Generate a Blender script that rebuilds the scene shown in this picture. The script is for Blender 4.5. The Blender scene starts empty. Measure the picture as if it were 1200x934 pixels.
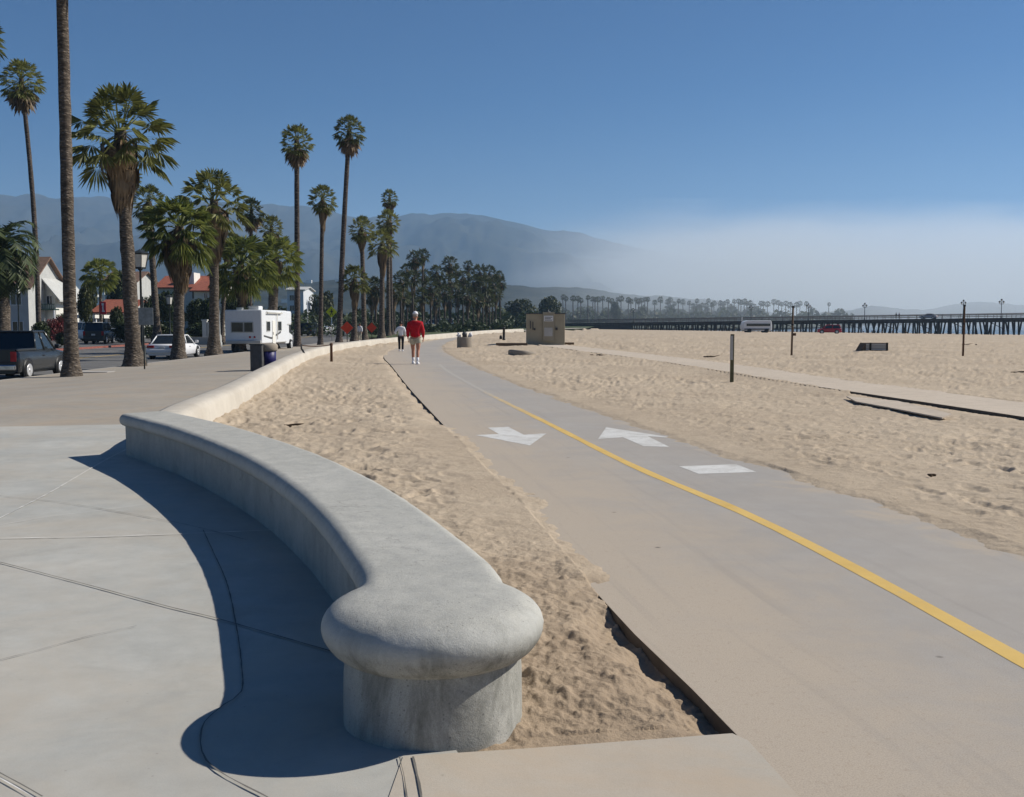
import bpy, bmesh, math, random
import numpy as np
from mathutils import Vector, Matrix

random.seed(7)
RNG = np.random.default_rng(7)
scene = bpy.context.scene
COL = scene.collection
PI = math.pi
R = math.radians

# ------------------------------------------------------------------ camera
EYE = 1.6
PITCH = math.atan((467 - 376) / 1200)
cd = bpy.data.cameras.new('camera')
cam = bpy.data.objects.new('camera', cd)
COL.objects.link(cam)
cam.location = (0, 0, EYE)
cam.rotation_euler = (PI / 2 - PITCH, 0, 0)
cd.lens = 36
cd.sensor_width = 36
cd.clip_start = 0.1
cd.clip_end = 40000
scene.camera = cam
CP, SP = math.cos(PITCH), math.sin(PITCH)


def ray(px, py):
    u = (px - 600) / 1200
    v = (467 - py) / 1200
    return u, CP + v * SP, v * CP - SP


def G(px, py, z=0.0):
    u, dy, dz = ray(px, py)
    t = (z - EYE) / dz
    return u * t, dy * t


def xat(px, Y, py=376):
    u, dy, dz = ray(px, py)
    return u / dy * Y


def zat(py, Y):
    u, dy, dz = ray(600, py)
    return EYE + dz / dy * Y


# ------------------------------------------------------------------ light
SUN_EL = R(38.5)
SUN_AZ = R(75)       # from +Y (view) towards +X
sd = Vector((math.sin(SUN_AZ) * math.cos(SUN_EL), math.cos(SUN_AZ) * math.cos(SUN_EL), math.sin(SUN_EL)))
sl = bpy.data.lights.new('sun', 'SUN')
sl.energy = 4.0
sl.angle = R(0.5)
sl.color = (1.0, 0.95, 0.86)
so = bpy.data.objects.new('sun', sl)
COL.objects.link(so)
so.rotation_euler = sd.to_track_quat('Z', 'Y').to_euler()
so.location = (40, 10, 60)

w = bpy.data.worlds.new('World')
scene.world = w
w.use_nodes = True
nt = w.node_tree
bg = nt.nodes['Background']
sky = nt.nodes.new('ShaderNodeTexSky')
sky.sky_type = 'NISHITA'
sky.sun_disc = False
sky.sun_elevation = SUN_EL
sky.sun_rotation = SUN_AZ
sky.altitude = 0
sky.air_density = 0.8
sky.dust_density = 0.2
sky.ozone_density = 3.0
hs = nt.nodes.new('ShaderNodeHueSaturation')
hs.inputs['Saturation'].default_value = 1.55
hs.inputs['Value'].default_value = 0.77
hs.inputs['Hue'].default_value = 0.508
nt.links.new(sky.outputs[0], hs.inputs['Color'])
nt.links.new(hs.outputs[0], bg.inputs[0])
bg.inputs[1].default_value = 0.05
scene.view_settings.view_transform = 'Standard'
scene.view_settings.look = 'None'
scene.view_settings.gamma = 1
scene.view_settings.exposure = 0.6
scene.view_settings.use_curve_mapping = False
scene.cycles.max_bounces = 6
scene.cycles.transparent_max_bounces = 12
scene.cycles.volume_bounces = 2
scene.cycles.use_denoising = True


# ------------------------------------------------------------------ numpy noise
def _hash(ix, iy, s=0):
    n = (ix.astype(np.int64) * 374761393 + iy.astype(np.int64) * 668265263 + s * 974634777) & 0xFFFFFFFF
    n = ((n ^ (n >> 13)) * 1274126177) & 0xFFFFFFFF
    n = ((n ^ (n >> 16)) * 2246822519) & 0xFFFFFFFF
    return ((n ^ (n >> 15)) & 0xFFFFFF) / float(0xFFFFFF)


def vnoise(x, y, s=0):
    ix = np.floor(x); iy = np.floor(y)
    fx = x - ix; fy = y - iy
    fx = fx * fx * fx * (fx * (fx * 6 - 15) + 10); fy = fy * fy * fy * (fy * (fy * 6 - 15) + 10)
    a = _hash(ix, iy, s); b = _hash(ix + 1, iy, s); c = _hash(ix, iy + 1, s); d = _hash(ix + 1, iy + 1, s)
    return ((a * (1 - fx) + b * fx) * (1 - fy) + (c * (1 - fx) + d * fx) * fy) * 2 - 1


def fbm(x, y, o=4, s=0):
    v = 0; a = 1.0; t = 0
    for i in range(o):
        v = v + a * vnoise(x, y, s + i * 17); t += a
        x = x * 2.03 + 5.3; y = y * 2.03 - 3.1; a *= 0.5
    return v / t


def sstep(a, b, x):
    t = np.clip((x - a) / (b - a), 0, 1)
    return t * t * (3 - 2 * t)


def resample(pts, step):
    """Catmull-Rom through pts, resampled at about step."""
    P = [Vector(p).to_3d() if len(p) == 2 else Vector(p) for p in pts]
    P = [P[0] * 2 - P[1]] + P + [P[-1] * 2 - P[-2]]
    out = []
    for i in range(1, len(P) - 2):
        p0, p1, p2, p3 = P[i - 1], P[i], P[i + 1], P[i + 2]
        n = max(1, int((p2 - p1).length / step))
        for k in range(n):
            t = k / n
            out.append(0.5 * ((2 * p1) + (p2 - p0) * t + (2 * p0 - 5 * p1 + 4 * p2 - p3) * t * t + (3 * p1 - p0 - 3 * p2 + p3) * t ** 3))
    out.append(P[-2])
    return out


def sdist(X, Y, poly):
    """signed distance to an open polyline: positive on its left side."""
    best = np.full(X.shape, 1e18); sg = np.ones(X.shape)
    for (ax, ay), (bx, by) in zip(poly[:-1], poly[1:]):
        dx, dy = bx - ax, by - ay
        L = dx * dx + dy * dy
        t = np.clip(((X - ax) * dx + (Y - ay) * dy) / L, 0, 1)
        qx = X - (ax + t * dx); qy = Y - (ay + t * dy)
        d = qx * qx + qy * qy
        c = dx * qy - dy * qx
        m = d < best - 1e-12
        best = np.where(m, d, best); sg = np.where(m, np.sign(c), sg)
    return np.sqrt(best) * sg


# ------------------------------------------------------------------ object helpers
def link(o, parent=None):
    COL.objects.link(o)
    if parent is not None:
        o.parent = parent
    return o


def tag(o, label=None, cat=None, group=None, kind=None):
    if label: o['label'] = label
    if cat: o['category'] = cat
    if group: o['group'] = group
    if kind: o['kind'] = kind
    return o


def thing(name, label, cat, loc=(0, 0, 0), rz=0.0, group=None):
    o = bpy.data.objects.new(name, None)
    o.empty_display_size = 0.2
    COL.objects.link(o)
    o.location = loc
    o.rotation_euler = (0, 0, rz)
    return tag(o, label, cat, group)


def copy_tree(o, parent=None):
    c = o.copy()
    COL.objects.link(c)
    c.parent = parent
    for ch in list(o.children):
        copy_tree(ch, c)
    return c


class MB:
    def __init__(self):
        self.v = []; self.f = []; self.sm = []

    def add(self, vs, fs, smooth=False):
        n = len(self.v)
        self.v.extend([tuple(p) for p in vs])
        self.f.extend([tuple(i + n for i in f) for f in fs])
        self.sm.extend([smooth] * len(fs))

    def box(self, c, s, rot=None):
        hx, hy, hz = s[0] / 2, s[1] / 2, s[2] / 2
        vs = [Vector((x, y, z)) for x in (-hx, hx) for y in (-hy, hy) for z in (-hz, hz)]
        if rot is not None:
            vs = [rot @ p for p in vs]
        vs = [p + Vector(c) for p in vs]
        self.add(vs, [(0, 1, 3, 2), (4, 6, 7, 5), (0, 4, 5, 1), (2, 3, 7, 6), (0, 2, 6, 4), (1, 5, 7, 3)])
        return self

    def box2(self, a, b):
        return self.box([(p + q) / 2 for p, q in zip(a, b)], [abs(q - p) for p, q in zip(a, b)])

    def tube(self, pts, rad, n=8, cap=True, smooth=True, jit=0.0):
        pts = [Vector(p) for p in pts]
        if not hasattr(rad, '__len__'):
            rad = [rad] * len(pts)
        vs = []
        for i, p in enumerate(pts):
            t = (pts[min(i + 1, len(pts) - 1)] - pts[max(i - 1, 0)])
            if t.length < 1e-9: t = Vector((0, 0, 1))
            t.normalize()
            a = Vector((0, 1, 0)) if abs(t.y) < 0.9 else Vector((1, 0, 0))
            u = t.cross(a).normalized(); v = t.cross(u)
            for k in range(n):
                an = 2 * PI * k / n
                r = rad[i] * (1 + jit * (random.random() - 0.5))
                vs.append(p + (u * math.cos(an) + v * math.sin(an)) * r)
        fs = []
        for i in range(len(pts) - 1):
            for k in range(n):
                k2 = (k + 1) % n
                fs.append((i * n + k, i * n + k2, (i + 1) * n + k2, (i + 1) * n + k))
        self.add(vs, fs, smooth)
        if cap:
            m = len(pts) - 1
            b = len(self.v) - len(vs)
            self.f.append(tuple(b + k for k in range(n - 1, -1, -1))); self.sm.append(False)
            self.f.append(tuple(b + m * n + k for k in range(n))); self.sm.append(False)
        return self

    def lathe(self, prof, c=(0, 0, 0), n=20, smooth=True):
        vs = []
        for r, z in prof:
            for k in range(n):
                an = 2 * PI * k / n
                vs.append((c[0] + r * math.cos(an), c[1] + r * math.sin(an), c[2] + z))
        fs = []
        for i in range(len(prof) - 1):
            for k in range(n):
                k2 = (k + 1) % n
                fs.append((i * n + k, i * n + k2, (i + 1) * n + k2, (i + 1) * n + k))
        self.add(vs, fs, smooth)
        b = len(self.v) - len(vs); m = len(prof) - 1
        if prof[0][0] > 1e-6:
            self.f.append(tuple(b + k for k in range(n - 1, -1, -1))); self.sm.append(False)
        if prof[-1][0] > 1e-6:
            self.f.append(tuple(b + m * n + k for k in range(n))); self.sm.append(False)
        return self

    def loft(self, secs, smooth=True, cap=True):
        n = len(secs[0])
        vs = [p for s in secs for p in s]
        fs = []
        for i in range(len(secs) - 1):
            for k in range(n):
                k2 = (k + 1) % n
                fs.append((i * n + k, i * n + k2, (i + 1) * n + k2, (i + 1) * n + k))
        self.add(vs, fs, smooth)
        if cap:
            b = len(self.v) - len(vs); m = len(secs) - 1
            self.f.append(tuple(b + k for k in range(n - 1, -1, -1))); self.sm.append(False)
            self.f.append(tuple(b + m * n + k for k in range(n))); self.sm.append(False)
        return self

    def poly(self, pts, smooth=False):
        self.add(pts, [tuple(range(len(pts)))], smooth)
        return self

    def prism(self, pts2, y0, y1):
        """polygon in x,z swept along y"""
        n = len(pts2)
        vs = [(x, y0, z) for x, z in pts2] + [(x, y1, z) for x, z in pts2]
        fs = [tuple(range(n)), tuple(range(2 * n - 1, n - 1, -1))]
        for k in range(n):
            k2 = (k + 1) % n
            fs.append((k, n + k, n + k2, k2))
        self.add(vs, fs)
        return self

    def mesh(self, name):
        me = bpy.data.meshes.new(name)
        me.from_pydata(self.v, [], self.f)
        me.polygons.foreach_set('use_smooth', self.sm)
        me.update()
        return me

    def build(self, name, mat, parent=None, bevel=0.0, fix=True):
        me = self.mesh(name)
        if fix:
            bm = bmesh.new(); bm.from_mesh(me)
            bmesh.ops.recalc_face_normals(bm, faces=bm.faces)
            if bevel:
                ed = [e for e in bm.edges if len(e.link_faces) == 2 and e.calc_face_angle(0) > 0.5]
                bmesh.ops.bevel(bm, geom=ed, offset=bevel, segments=2, affect='EDGES', profile=0.5)
            bm.to_mesh(me); bm.free()
        me.materials.append(mat)
        o = bpy.data.objects.new(name, me)
        return link(o, parent)


def grid_mesh(name, VX, VY, VZ, mat, wrap=False, smooth=True, uv=None):
    """regular grid arrays (rows, cols) to a mesh"""
    r, c = VX.shape
    co = np.stack([VX, VY, VZ], -1).reshape(-1, 3).astype(np.float32)
    idx = np.arange(r * c).reshape(r, c)
    if wrap:
        nx = np.roll(idx, -1, 1)
        a, b, d, e = idx[:-1], nx[:-1], nx[1:], idx[1:]
    else:
        a, b, d, e = idx[:-1, :-1], idx[:-1, 1:], idx[1:, 1:], idx[1:, :-1]
    q = np.stack([a.ravel(), b.ravel(), d.ravel(), e.ravel()], -1).astype(np.int32)
    # make normals face up
    v0, v1, v3 = co[q[0, 0]], co[q[0, 1]], co[q[0, 3]]
    if np.cross(v1 - v0, v3 - v0)[2] < 0:
        q = q[:, ::-1].copy()
    me = bpy.data.meshes.new(name)
    me.vertices.add(len(co)); me.vertices.foreach_set('co', co.ravel())
    me.loops.add(q.size); me.loops.foreach_set('vertex_index', q.ravel())
    me.polygons.add(len(q))
    me.polygons.foreach_set('loop_start', np.arange(0, q.size, 4, dtype=np.int32))
    me.polygons.foreach_set('use_smooth', np.full(len(q), smooth))
    if uv is not None:
        l = me.uv_layers.new(name='UVMap')
        U = np.stack([uv[0].ravel(), uv[1].ravel()], -1)[q.ravel()].astype(np.float32)
        l.data.foreach_set('uv', U.ravel())
    me.update(calc_edges=True)
    me.validate()
    me.materials.append(mat)
    o = bpy.data.objects.new(name, me)
    return link(o)


def evaluated(o, name, mat, parent=None):
    """bake modifiers into a fresh mesh object and drop the source"""
    bpy.context.view_layer.update()
    dg = bpy.context.evaluated_depsgraph_get()
    me = bpy.data.meshes.new_from_object(o.evaluated_get(dg))
    me.name = name
    bpy.data.objects.remove(o)
    me.materials.clear(); me.materials.append(mat)
    me.polygons.foreach_set('use_smooth', [True] * len(me.polygons))
    return link(bpy.data.objects.new(name, me), parent)


# ------------------------------------------------------------------ materials
class NT:
    def __init__(self, name):
        self.m = bpy.data.materials.new(name); self.m.use_nodes = True
        self.t = self.m.node_tree
        self.b = self.t.nodes['Principled BSDF']
        self.out = self.t.nodes['Material Output']
        self._co = None

    def n(self, ty, **kw):
        x = self.t.nodes.new(ty)
        for k, v in kw.items():
            setattr(x, k, v)
        return x

    def l(self, a, b): self.t.links.new(a, b)

    def co(self, which='Object'):
        if self._co is None: self._co = self.n('ShaderNodeTexCoord')
        return self._co.outputs[which]

    def noise(self, scale, detail=4, rough=0.6, vec=None, dist=0.0, stretch=None):
        x = self.n('ShaderNodeTexNoise')
        x.inputs['Scale'].default_value = scale; x.inputs['Detail'].default_value = detail
        x.inputs['Roughness'].default_value = rough; x.inputs['Distortion'].default_value = dist
        vec = vec if vec is not None else self.co()
        if stretch:
            mp = self.n('ShaderNodeMapping'); mp.inputs['Scale'].default_value = stretch
            self.l(vec, mp.inputs[0]); vec = mp.outputs[0]
        self.l(vec, x.inputs['Vector'])
        return x.outputs['Fac']

    def ramp(self, fac, stops):
        r = self.n('ShaderNodeValToRGB')
        e = r.color_ramp.elements
        while len(e) < len(stops): e.new(0.5)
        for k, (p, c) in enumerate(stops):
            e[k].position = p
            e[k].color = (c, c, c, 1) if not hasattr(c, '__len__') else (*c[:3], 1)
        self.l(fac, r.inputs[0])
        return r.outputs[0]

    def mix(self, fac, a, b, mode='MIX'):
        x = self.n('ShaderNodeMix', data_type='RGBA', blend_type=mode)
        for s, val in ((x.inputs[0], fac), (x.inputs[6], a), (x.inputs[7], b)):
            if hasattr(val, 'is_linked'): self.l(val, s)
            elif hasattr(val, '__len__'): s.default_value = (*val[:3], 1)
            else: s.default_value = val
        return x.outputs[2]

    def math(self, op, a, b=0.0, clamp=False):
        x = self.n('ShaderNodeMath', operation=op); x.use_clamp = clamp
        for s, val in ((x.inputs[0], a), (x.inputs[1], b)):
            if hasattr(val, 'is_linked'): self.l(val, s)
            else: s.default_value = val
        return x.outputs[0]

    def bump(self, h, strength=0.3, dist=0.02, prev=None):
        x = self.n('ShaderNodeBump'); x.inputs['Strength'].default_value = strength
        x.inputs['Distance'].default_value = dist
        self.l(h, x.inputs['Height'])
        if prev is not None: self.l(prev, x.inputs['Normal'])
        return x.outputs[0]

    def fin(self, col=None, rough=0.85, normal=None, metal=0.0, spec=0.3):
        if col is not None:
            if hasattr(col, 'is_linked'): self.l(col, self.b.inputs['Base Color'])
            else: self.b.inputs['Base Color'].default_value = (*col[:3], 1)
        if hasattr(rough, 'is_linked'): self.l(rough, self.b.inputs['Roughness'])
        else: self.b.inputs['Roughness'].default_value = rough
        self.b.inputs['Metallic'].default_value = metal
        self.b.inputs['Specular IOR Level'].default_value = spec
        if normal is not None: self.l(normal, self.b.inputs['Normal'])
        return self.m


def simple(name, col, rough=0.6, metal=0.0, var=0.25, scale=6, spec=0.3):
    t = NT(name)
    f = t.noise(scale, 5, 0.65)
    a = [c * (1 - var) for c in col]; b = [min(1, c * (1 + var)) for c in col]
    return t.fin(t.ramp(f, [(0.3, a), (0.7, b)]), rough, t.bump(t.noise(scale * 6, 3), 0.15, 0.01), metal, spec)


def concrete_mat(name, c0, c1, dust=None, dustamt=0.5, stain=0.25):
    t = NT(name)
    big = t.noise(0.55, 5, 0.6)
    mid = t.noise(5, 6, 0.7)
    fine = t.noise(160, 3, 0.7)
    col = t.ramp(big, [(0.32, c0), (0.68, c1)])
    col = t.mix(t.ramp(mid, [(0.35, 0.0), (0.75, stain)]), col, [c * 0.62 for c in c0])
    col = t.mix(t.ramp(fine, [(0.35, 0.22), (0.6, 0.0)]), col, [c * 0.6 for c in c0])
    # pits and specks
    v = t.n('ShaderNodeTexVoronoi'); v.inputs['Scale'].default_value = 9
    t.l(t.co(), v.inputs['Vector'])
    col = t.mix(t.ramp(v.outputs['Distance'], [(0.02, 0.55), (0.06, 0.0)]), col, [c * 0.45 for c in c0])
    v2 = t.n('ShaderNodeTexVoronoi'); v2.inputs['Scale'].default_value = 2.3; t.l(t.co(), v2.inputs['Vector'])
    col = t.mix(t.math('MULTIPLY', t.ramp(v2.outputs['Distance'], [(0.03, 0.6), (0.05, 0.0)]), t.ramp(v2.outputs['Color'], [(0.5, 0.0), (0.6, 1.0)])), col, [c * 0.4 for c in c0])
    col = t.mix(t.ramp(t.noise(1.6, 7, 0.75, dist=1.2), [(0.5, 0.0), (0.7, stain)]), col, [c * 0.72 for c in c0])
    if dust:
        d = t.noise(0.8, 6, 0.7, dist=0.6)
        col = t.mix(t.ramp(d, [(0.4, 0.0), (0.72, dustamt)]), col, dust)
    h = t.bump(mid, 0.25, 0.006)
    h = t.bump(fine, 0.25, 0.002, h)
    return t.fin(col, 0.88, h, 0, 0.25)


SAND = (0.47, 0.39, 0.30)
M = {}


def sand_mat(name='beach_sand', a=(0.45, 0.36, 0.262), b=(0.55, 0.45, 0.335), bumpy=0.5):
    t = NT(name)
    big = t.noise(0.22, 5, 0.6)
    mid = t.noise(3.0, 6, 0.72)
    fine = t.noise(220, 2, 0.8)
    col = t.ramp(big, [(0.3, a), (0.7, b)])
    col = t.mix(t.ramp(mid, [(0.36, 0.35), (0.55, 0.0)]), col, [c * 0.72 for c in a])
    col = t.mix(t.ramp(fine, [(0.34, 0.5), (0.55, 0.0)]), col, [c * 0.5 for c in a])
    gr = t.noise(45, 4, 0.8)
    col = t.mix(t.ramp(gr, [(0.62, 0.0), (0.75, 0.5)]), col, [c * 0.4 for c in a])
    v = t.n('ShaderNodeTexVoronoi'); v.inputs['Scale'].default_value = 1.6
    t.l(t.co(), v.inputs['Vector'])
    vm = t.math('MULTIPLY', t.ramp(v.outputs['Distance'], [(0.03, 1.0), (0.075, 0.0)]), t.ramp(t.noise(0.5, 3), [(0.5, 0.0), (0.58, 0.8)]))
    col = t.mix(vm, col, (0.07, 0.05, 0.03))
    # dug-over strip between the bench end and the path, sun shading painted in darker
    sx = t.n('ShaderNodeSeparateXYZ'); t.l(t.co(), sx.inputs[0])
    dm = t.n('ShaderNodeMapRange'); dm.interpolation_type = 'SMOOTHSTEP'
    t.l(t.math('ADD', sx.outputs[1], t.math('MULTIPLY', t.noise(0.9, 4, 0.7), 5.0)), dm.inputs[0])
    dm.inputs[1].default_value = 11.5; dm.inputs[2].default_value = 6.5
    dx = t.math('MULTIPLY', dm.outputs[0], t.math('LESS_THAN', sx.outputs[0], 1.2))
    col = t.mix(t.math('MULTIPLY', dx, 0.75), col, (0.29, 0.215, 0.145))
    h = t.bump(t.noise(9, 6, 0.75), bumpy, 0.05)
    h = t.bump(fine, 0.3, 0.004, h)
    return t.fin(col, 0.95, h, 0, 0.1)


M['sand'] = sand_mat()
M['path2'] = sand_mat('sand_dusted_path', (0.53, 0.45, 0.36), (0.6, 0.51, 0.41), 0.04)
M['bench'] = None
M['plaza'] = concrete_mat('plaza_concrete', (0.365, 0.362, 0.335), (0.50, 0.492, 0.452), (0.45, 0.39, 0.31), 0.6, 0.35)
M['apron'] = concrete_mat('sandy_concrete', (0.42, 0.38, 0.32), (0.5, 0.45, 0.38), (0.46, 0.36, 0.26), 0.9, 0.2)
M['sidewalk'] = concrete_mat('sidewalk_concrete', (0.32, 0.29, 0.245), (0.39, 0.355, 0.305), (0.40, 0.31, 0.22), 0.6, 0.35)
M['kerb'] = concrete_mat('kerb_concrete', (0.36, 0.34, 0.31), (0.46, 0.43, 0.4))
M['wallc'] = concrete_mat('beach_wall_concrete', (0.47, 0.42, 0.35), (0.58, 0.53, 0.45), None, 0, 0.3)
M['joint_dark'] = simple('joint_dark', (0.15, 0.14, 0.125), 0.95)
M['joint_pale'] = simple('joint_sealant', (0.62, 0.6, 0.56), 0.8)
M['asphalt'] = concrete_mat('road_asphalt', (0.12, 0.118, 0.115), (0.17, 0.165, 0.16), (0.2, 0.18, 0.15), 0.3, 0.3)
M['lawn'] = simple('park_lawn', (0.06, 0.075, 0.025), 0.95, var=0.5, scale=0.4)
M['land'] = simple('coastal_land', (0.05, 0.055, 0.035), 0.95, var=0.6, scale=0.02)
def worn_white():
    t = NT('worn_white_paint')
    base = t.ramp(t.noise(2.0, 5, 0.7), [(0.3, (0.56, 0.55, 0.52)), (0.7, (0.68, 0.67, 0.64))])
    f = t.noise(3.5, 8, 0.8, dist=0.4)
    col = t.mix(t.ramp(f, [(0.48, 0.0), (0.68, 0.85)]), base, (0.37, 0.345, 0.31))
    col = t.mix(t.ramp(t.noise(60, 4, 0.8), [(0.5, 0.0), (0.62, 0.5)]), col, (0.34, 0.32, 0.29))
    return t.fin(col, 0.85, t.bump(t.noise(150, 3), .3, .002))
M['white_paint'] = worn_white()
M['yellow'] = concrete_mat('worn_yellow_paint', (0.6, 0.40, 0.10), (0.68, 0.47, 0.13), (0.47, 0.39, 0.28), 0.6, 0.3)
M['wood'] = simple('weathered_timber', (0.13, 0.09, 0.06), 0.9)
M['greenwood'] = simple('olive_post_paint', (0.12, 0.115, 0.06), 0.8)
M['black'] = simple('black_metal', (0.015, 0.015, 0.016), 0.5)
M['darkmetal'] = simple('dark_green_metal', (0.03, 0.035, 0.035), 0.5, 0.3)
M['rust'] = simple('rusty_iron', (0.09, 0.045, 0.025), 0.85)
M['bark_grey'] = None
M['tan_paint'] = simple('tan_cabinet_paint', (0.36, 0.32, 0.23), 0.7, var=0.08, scale=2)
M['tan_door'] = simple('tan_door_paint', (0.31, 0.28, 0.21), 0.65, var=0.06, scale=2)
M['white'] = simple('white_enamel', (0.68, 0.69, 0.7), 0.35, var=0.04)
M['offwhite'] = simple('white_stucco', (0.68, 0.66, 0.6), 0.8, var=0.08, scale=1.5)
M['grey_stucco'] = simple('grey_stucco', (0.45, 0.45, 0.43), 0.85, var=0.1, scale=1.5)
M['tile'] = simple('red_roof_tile', (0.27, 0.085, 0.05), 0.8, var=0.35, scale=3)
M['browntile'] = simple('brown_shingle', (0.16, 0.1, 0.07), 0.85, var=0.3, scale=3)
M['dkgreen'] = simple('dark_green_trim', (0.03, 0.06, 0.05), 0.6)
M['glass'] = simple('dark_glass', (0.015, 0.02, 0.024), 0.08, var=0.1, spec=0.6)
M['blueglass'] = simple('sky_lit_glass', (0.07, 0.09, 0.13), 0.06, var=0.1, spec=0.7)
M['tyre'] = simple('tyre_rubber', (0.018, 0.018, 0.018), 0.9)
M['rim'] = simple('alloy_rim', (0.62, 0.62, 0.62), 0.35, 0.6)
M['chrome'] = simple('chrome', (0.6, 0.6, 0.6), 0.2, 0.9)
M['tail'] = simple('red_lens', (0.38, 0.015, 0.02), 0.25)
M['orange'] = simple('orange_sign', (0.62, 0.05, 0.012), 0.5, var=0.08)
M['yellowsign'] = simple('lime_sign', (0.55, 0.6, 0.02), 0.5, var=0.05)
M['redpaint'] = simple('red_paint', (0.4, 0.02, 0.03), 0.5)
M['redkerb'] = simple('red_kerb_paint', (0.24, 0.085, 0.065), 0.85)
M['lampglass'] = simple('frosted_lamp_glass', (0.62, 0.6, 0.54), 0.35, var=0.1)
M['bluebag'] = simple('blue_bin_bag', (0.02, 0.018, 0.1), 0.45)
M['bin'] = concrete_mat('aggregate_concrete', (0.28, 0.24, 0.19), (0.36, 0.31, 0.25), None, 0, 0.4)
M['greypanel'] = simple('grey_metal_panel', (0.075, 0.075, 0.075), 0.6)
M['pier_wood'] = simple('pier_timber', (0.035, 0.026, 0.021), 0.9, var=0.4, scale=1)
M['pier_rail'] = simple('pier_railing', (0.13, 0.12, 0.11), 0.9)
M['skin'] = simple('skin', (0.42, 0.2, 0.13), 0.6, var=0.1)
M['red_knit'] = simple('red_sweater', (0.42, 0.008, 0.018), 0.9, var=0.15, scale=20)
M['khaki'] = simple('khaki_cloth', (0.42, 0.39, 0.31), 0.9, var=0.1)
M['white_cloth'] = simple('white_cloth', (0.72, 0.72, 0.74), 0.85, var=0.06)
M['black_cloth'] = simple('black_cloth', (0.014, 0.014, 0.016), 0.9)
M['hair'] = simple('dark_hair', (0.03, 0.018, 0.012), 0.6)
M['grey_hair'] = simple('grey_hair', (0.3, 0.26, 0.23), 0.7)
M['purple'] = simple('purple_cloth', (0.1, 0.02, 0.08), 0.8)
M['kelp'] = simple('dry_kelp', (0.07, 0.045, 0.025), 0.9)

# sea
t = NT('sea_water')
t.b.inputs['Base Color'].default_value = (0.03, 0.06, 0.08, 1)
t.b.inputs['Roughness'].default_value = 0.2
t.l(t.bump(t.noise(0.6, 4, 0.6), 0.6, 0.4), t.b.inputs['Normal'])
M['sea'] = t.m


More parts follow.
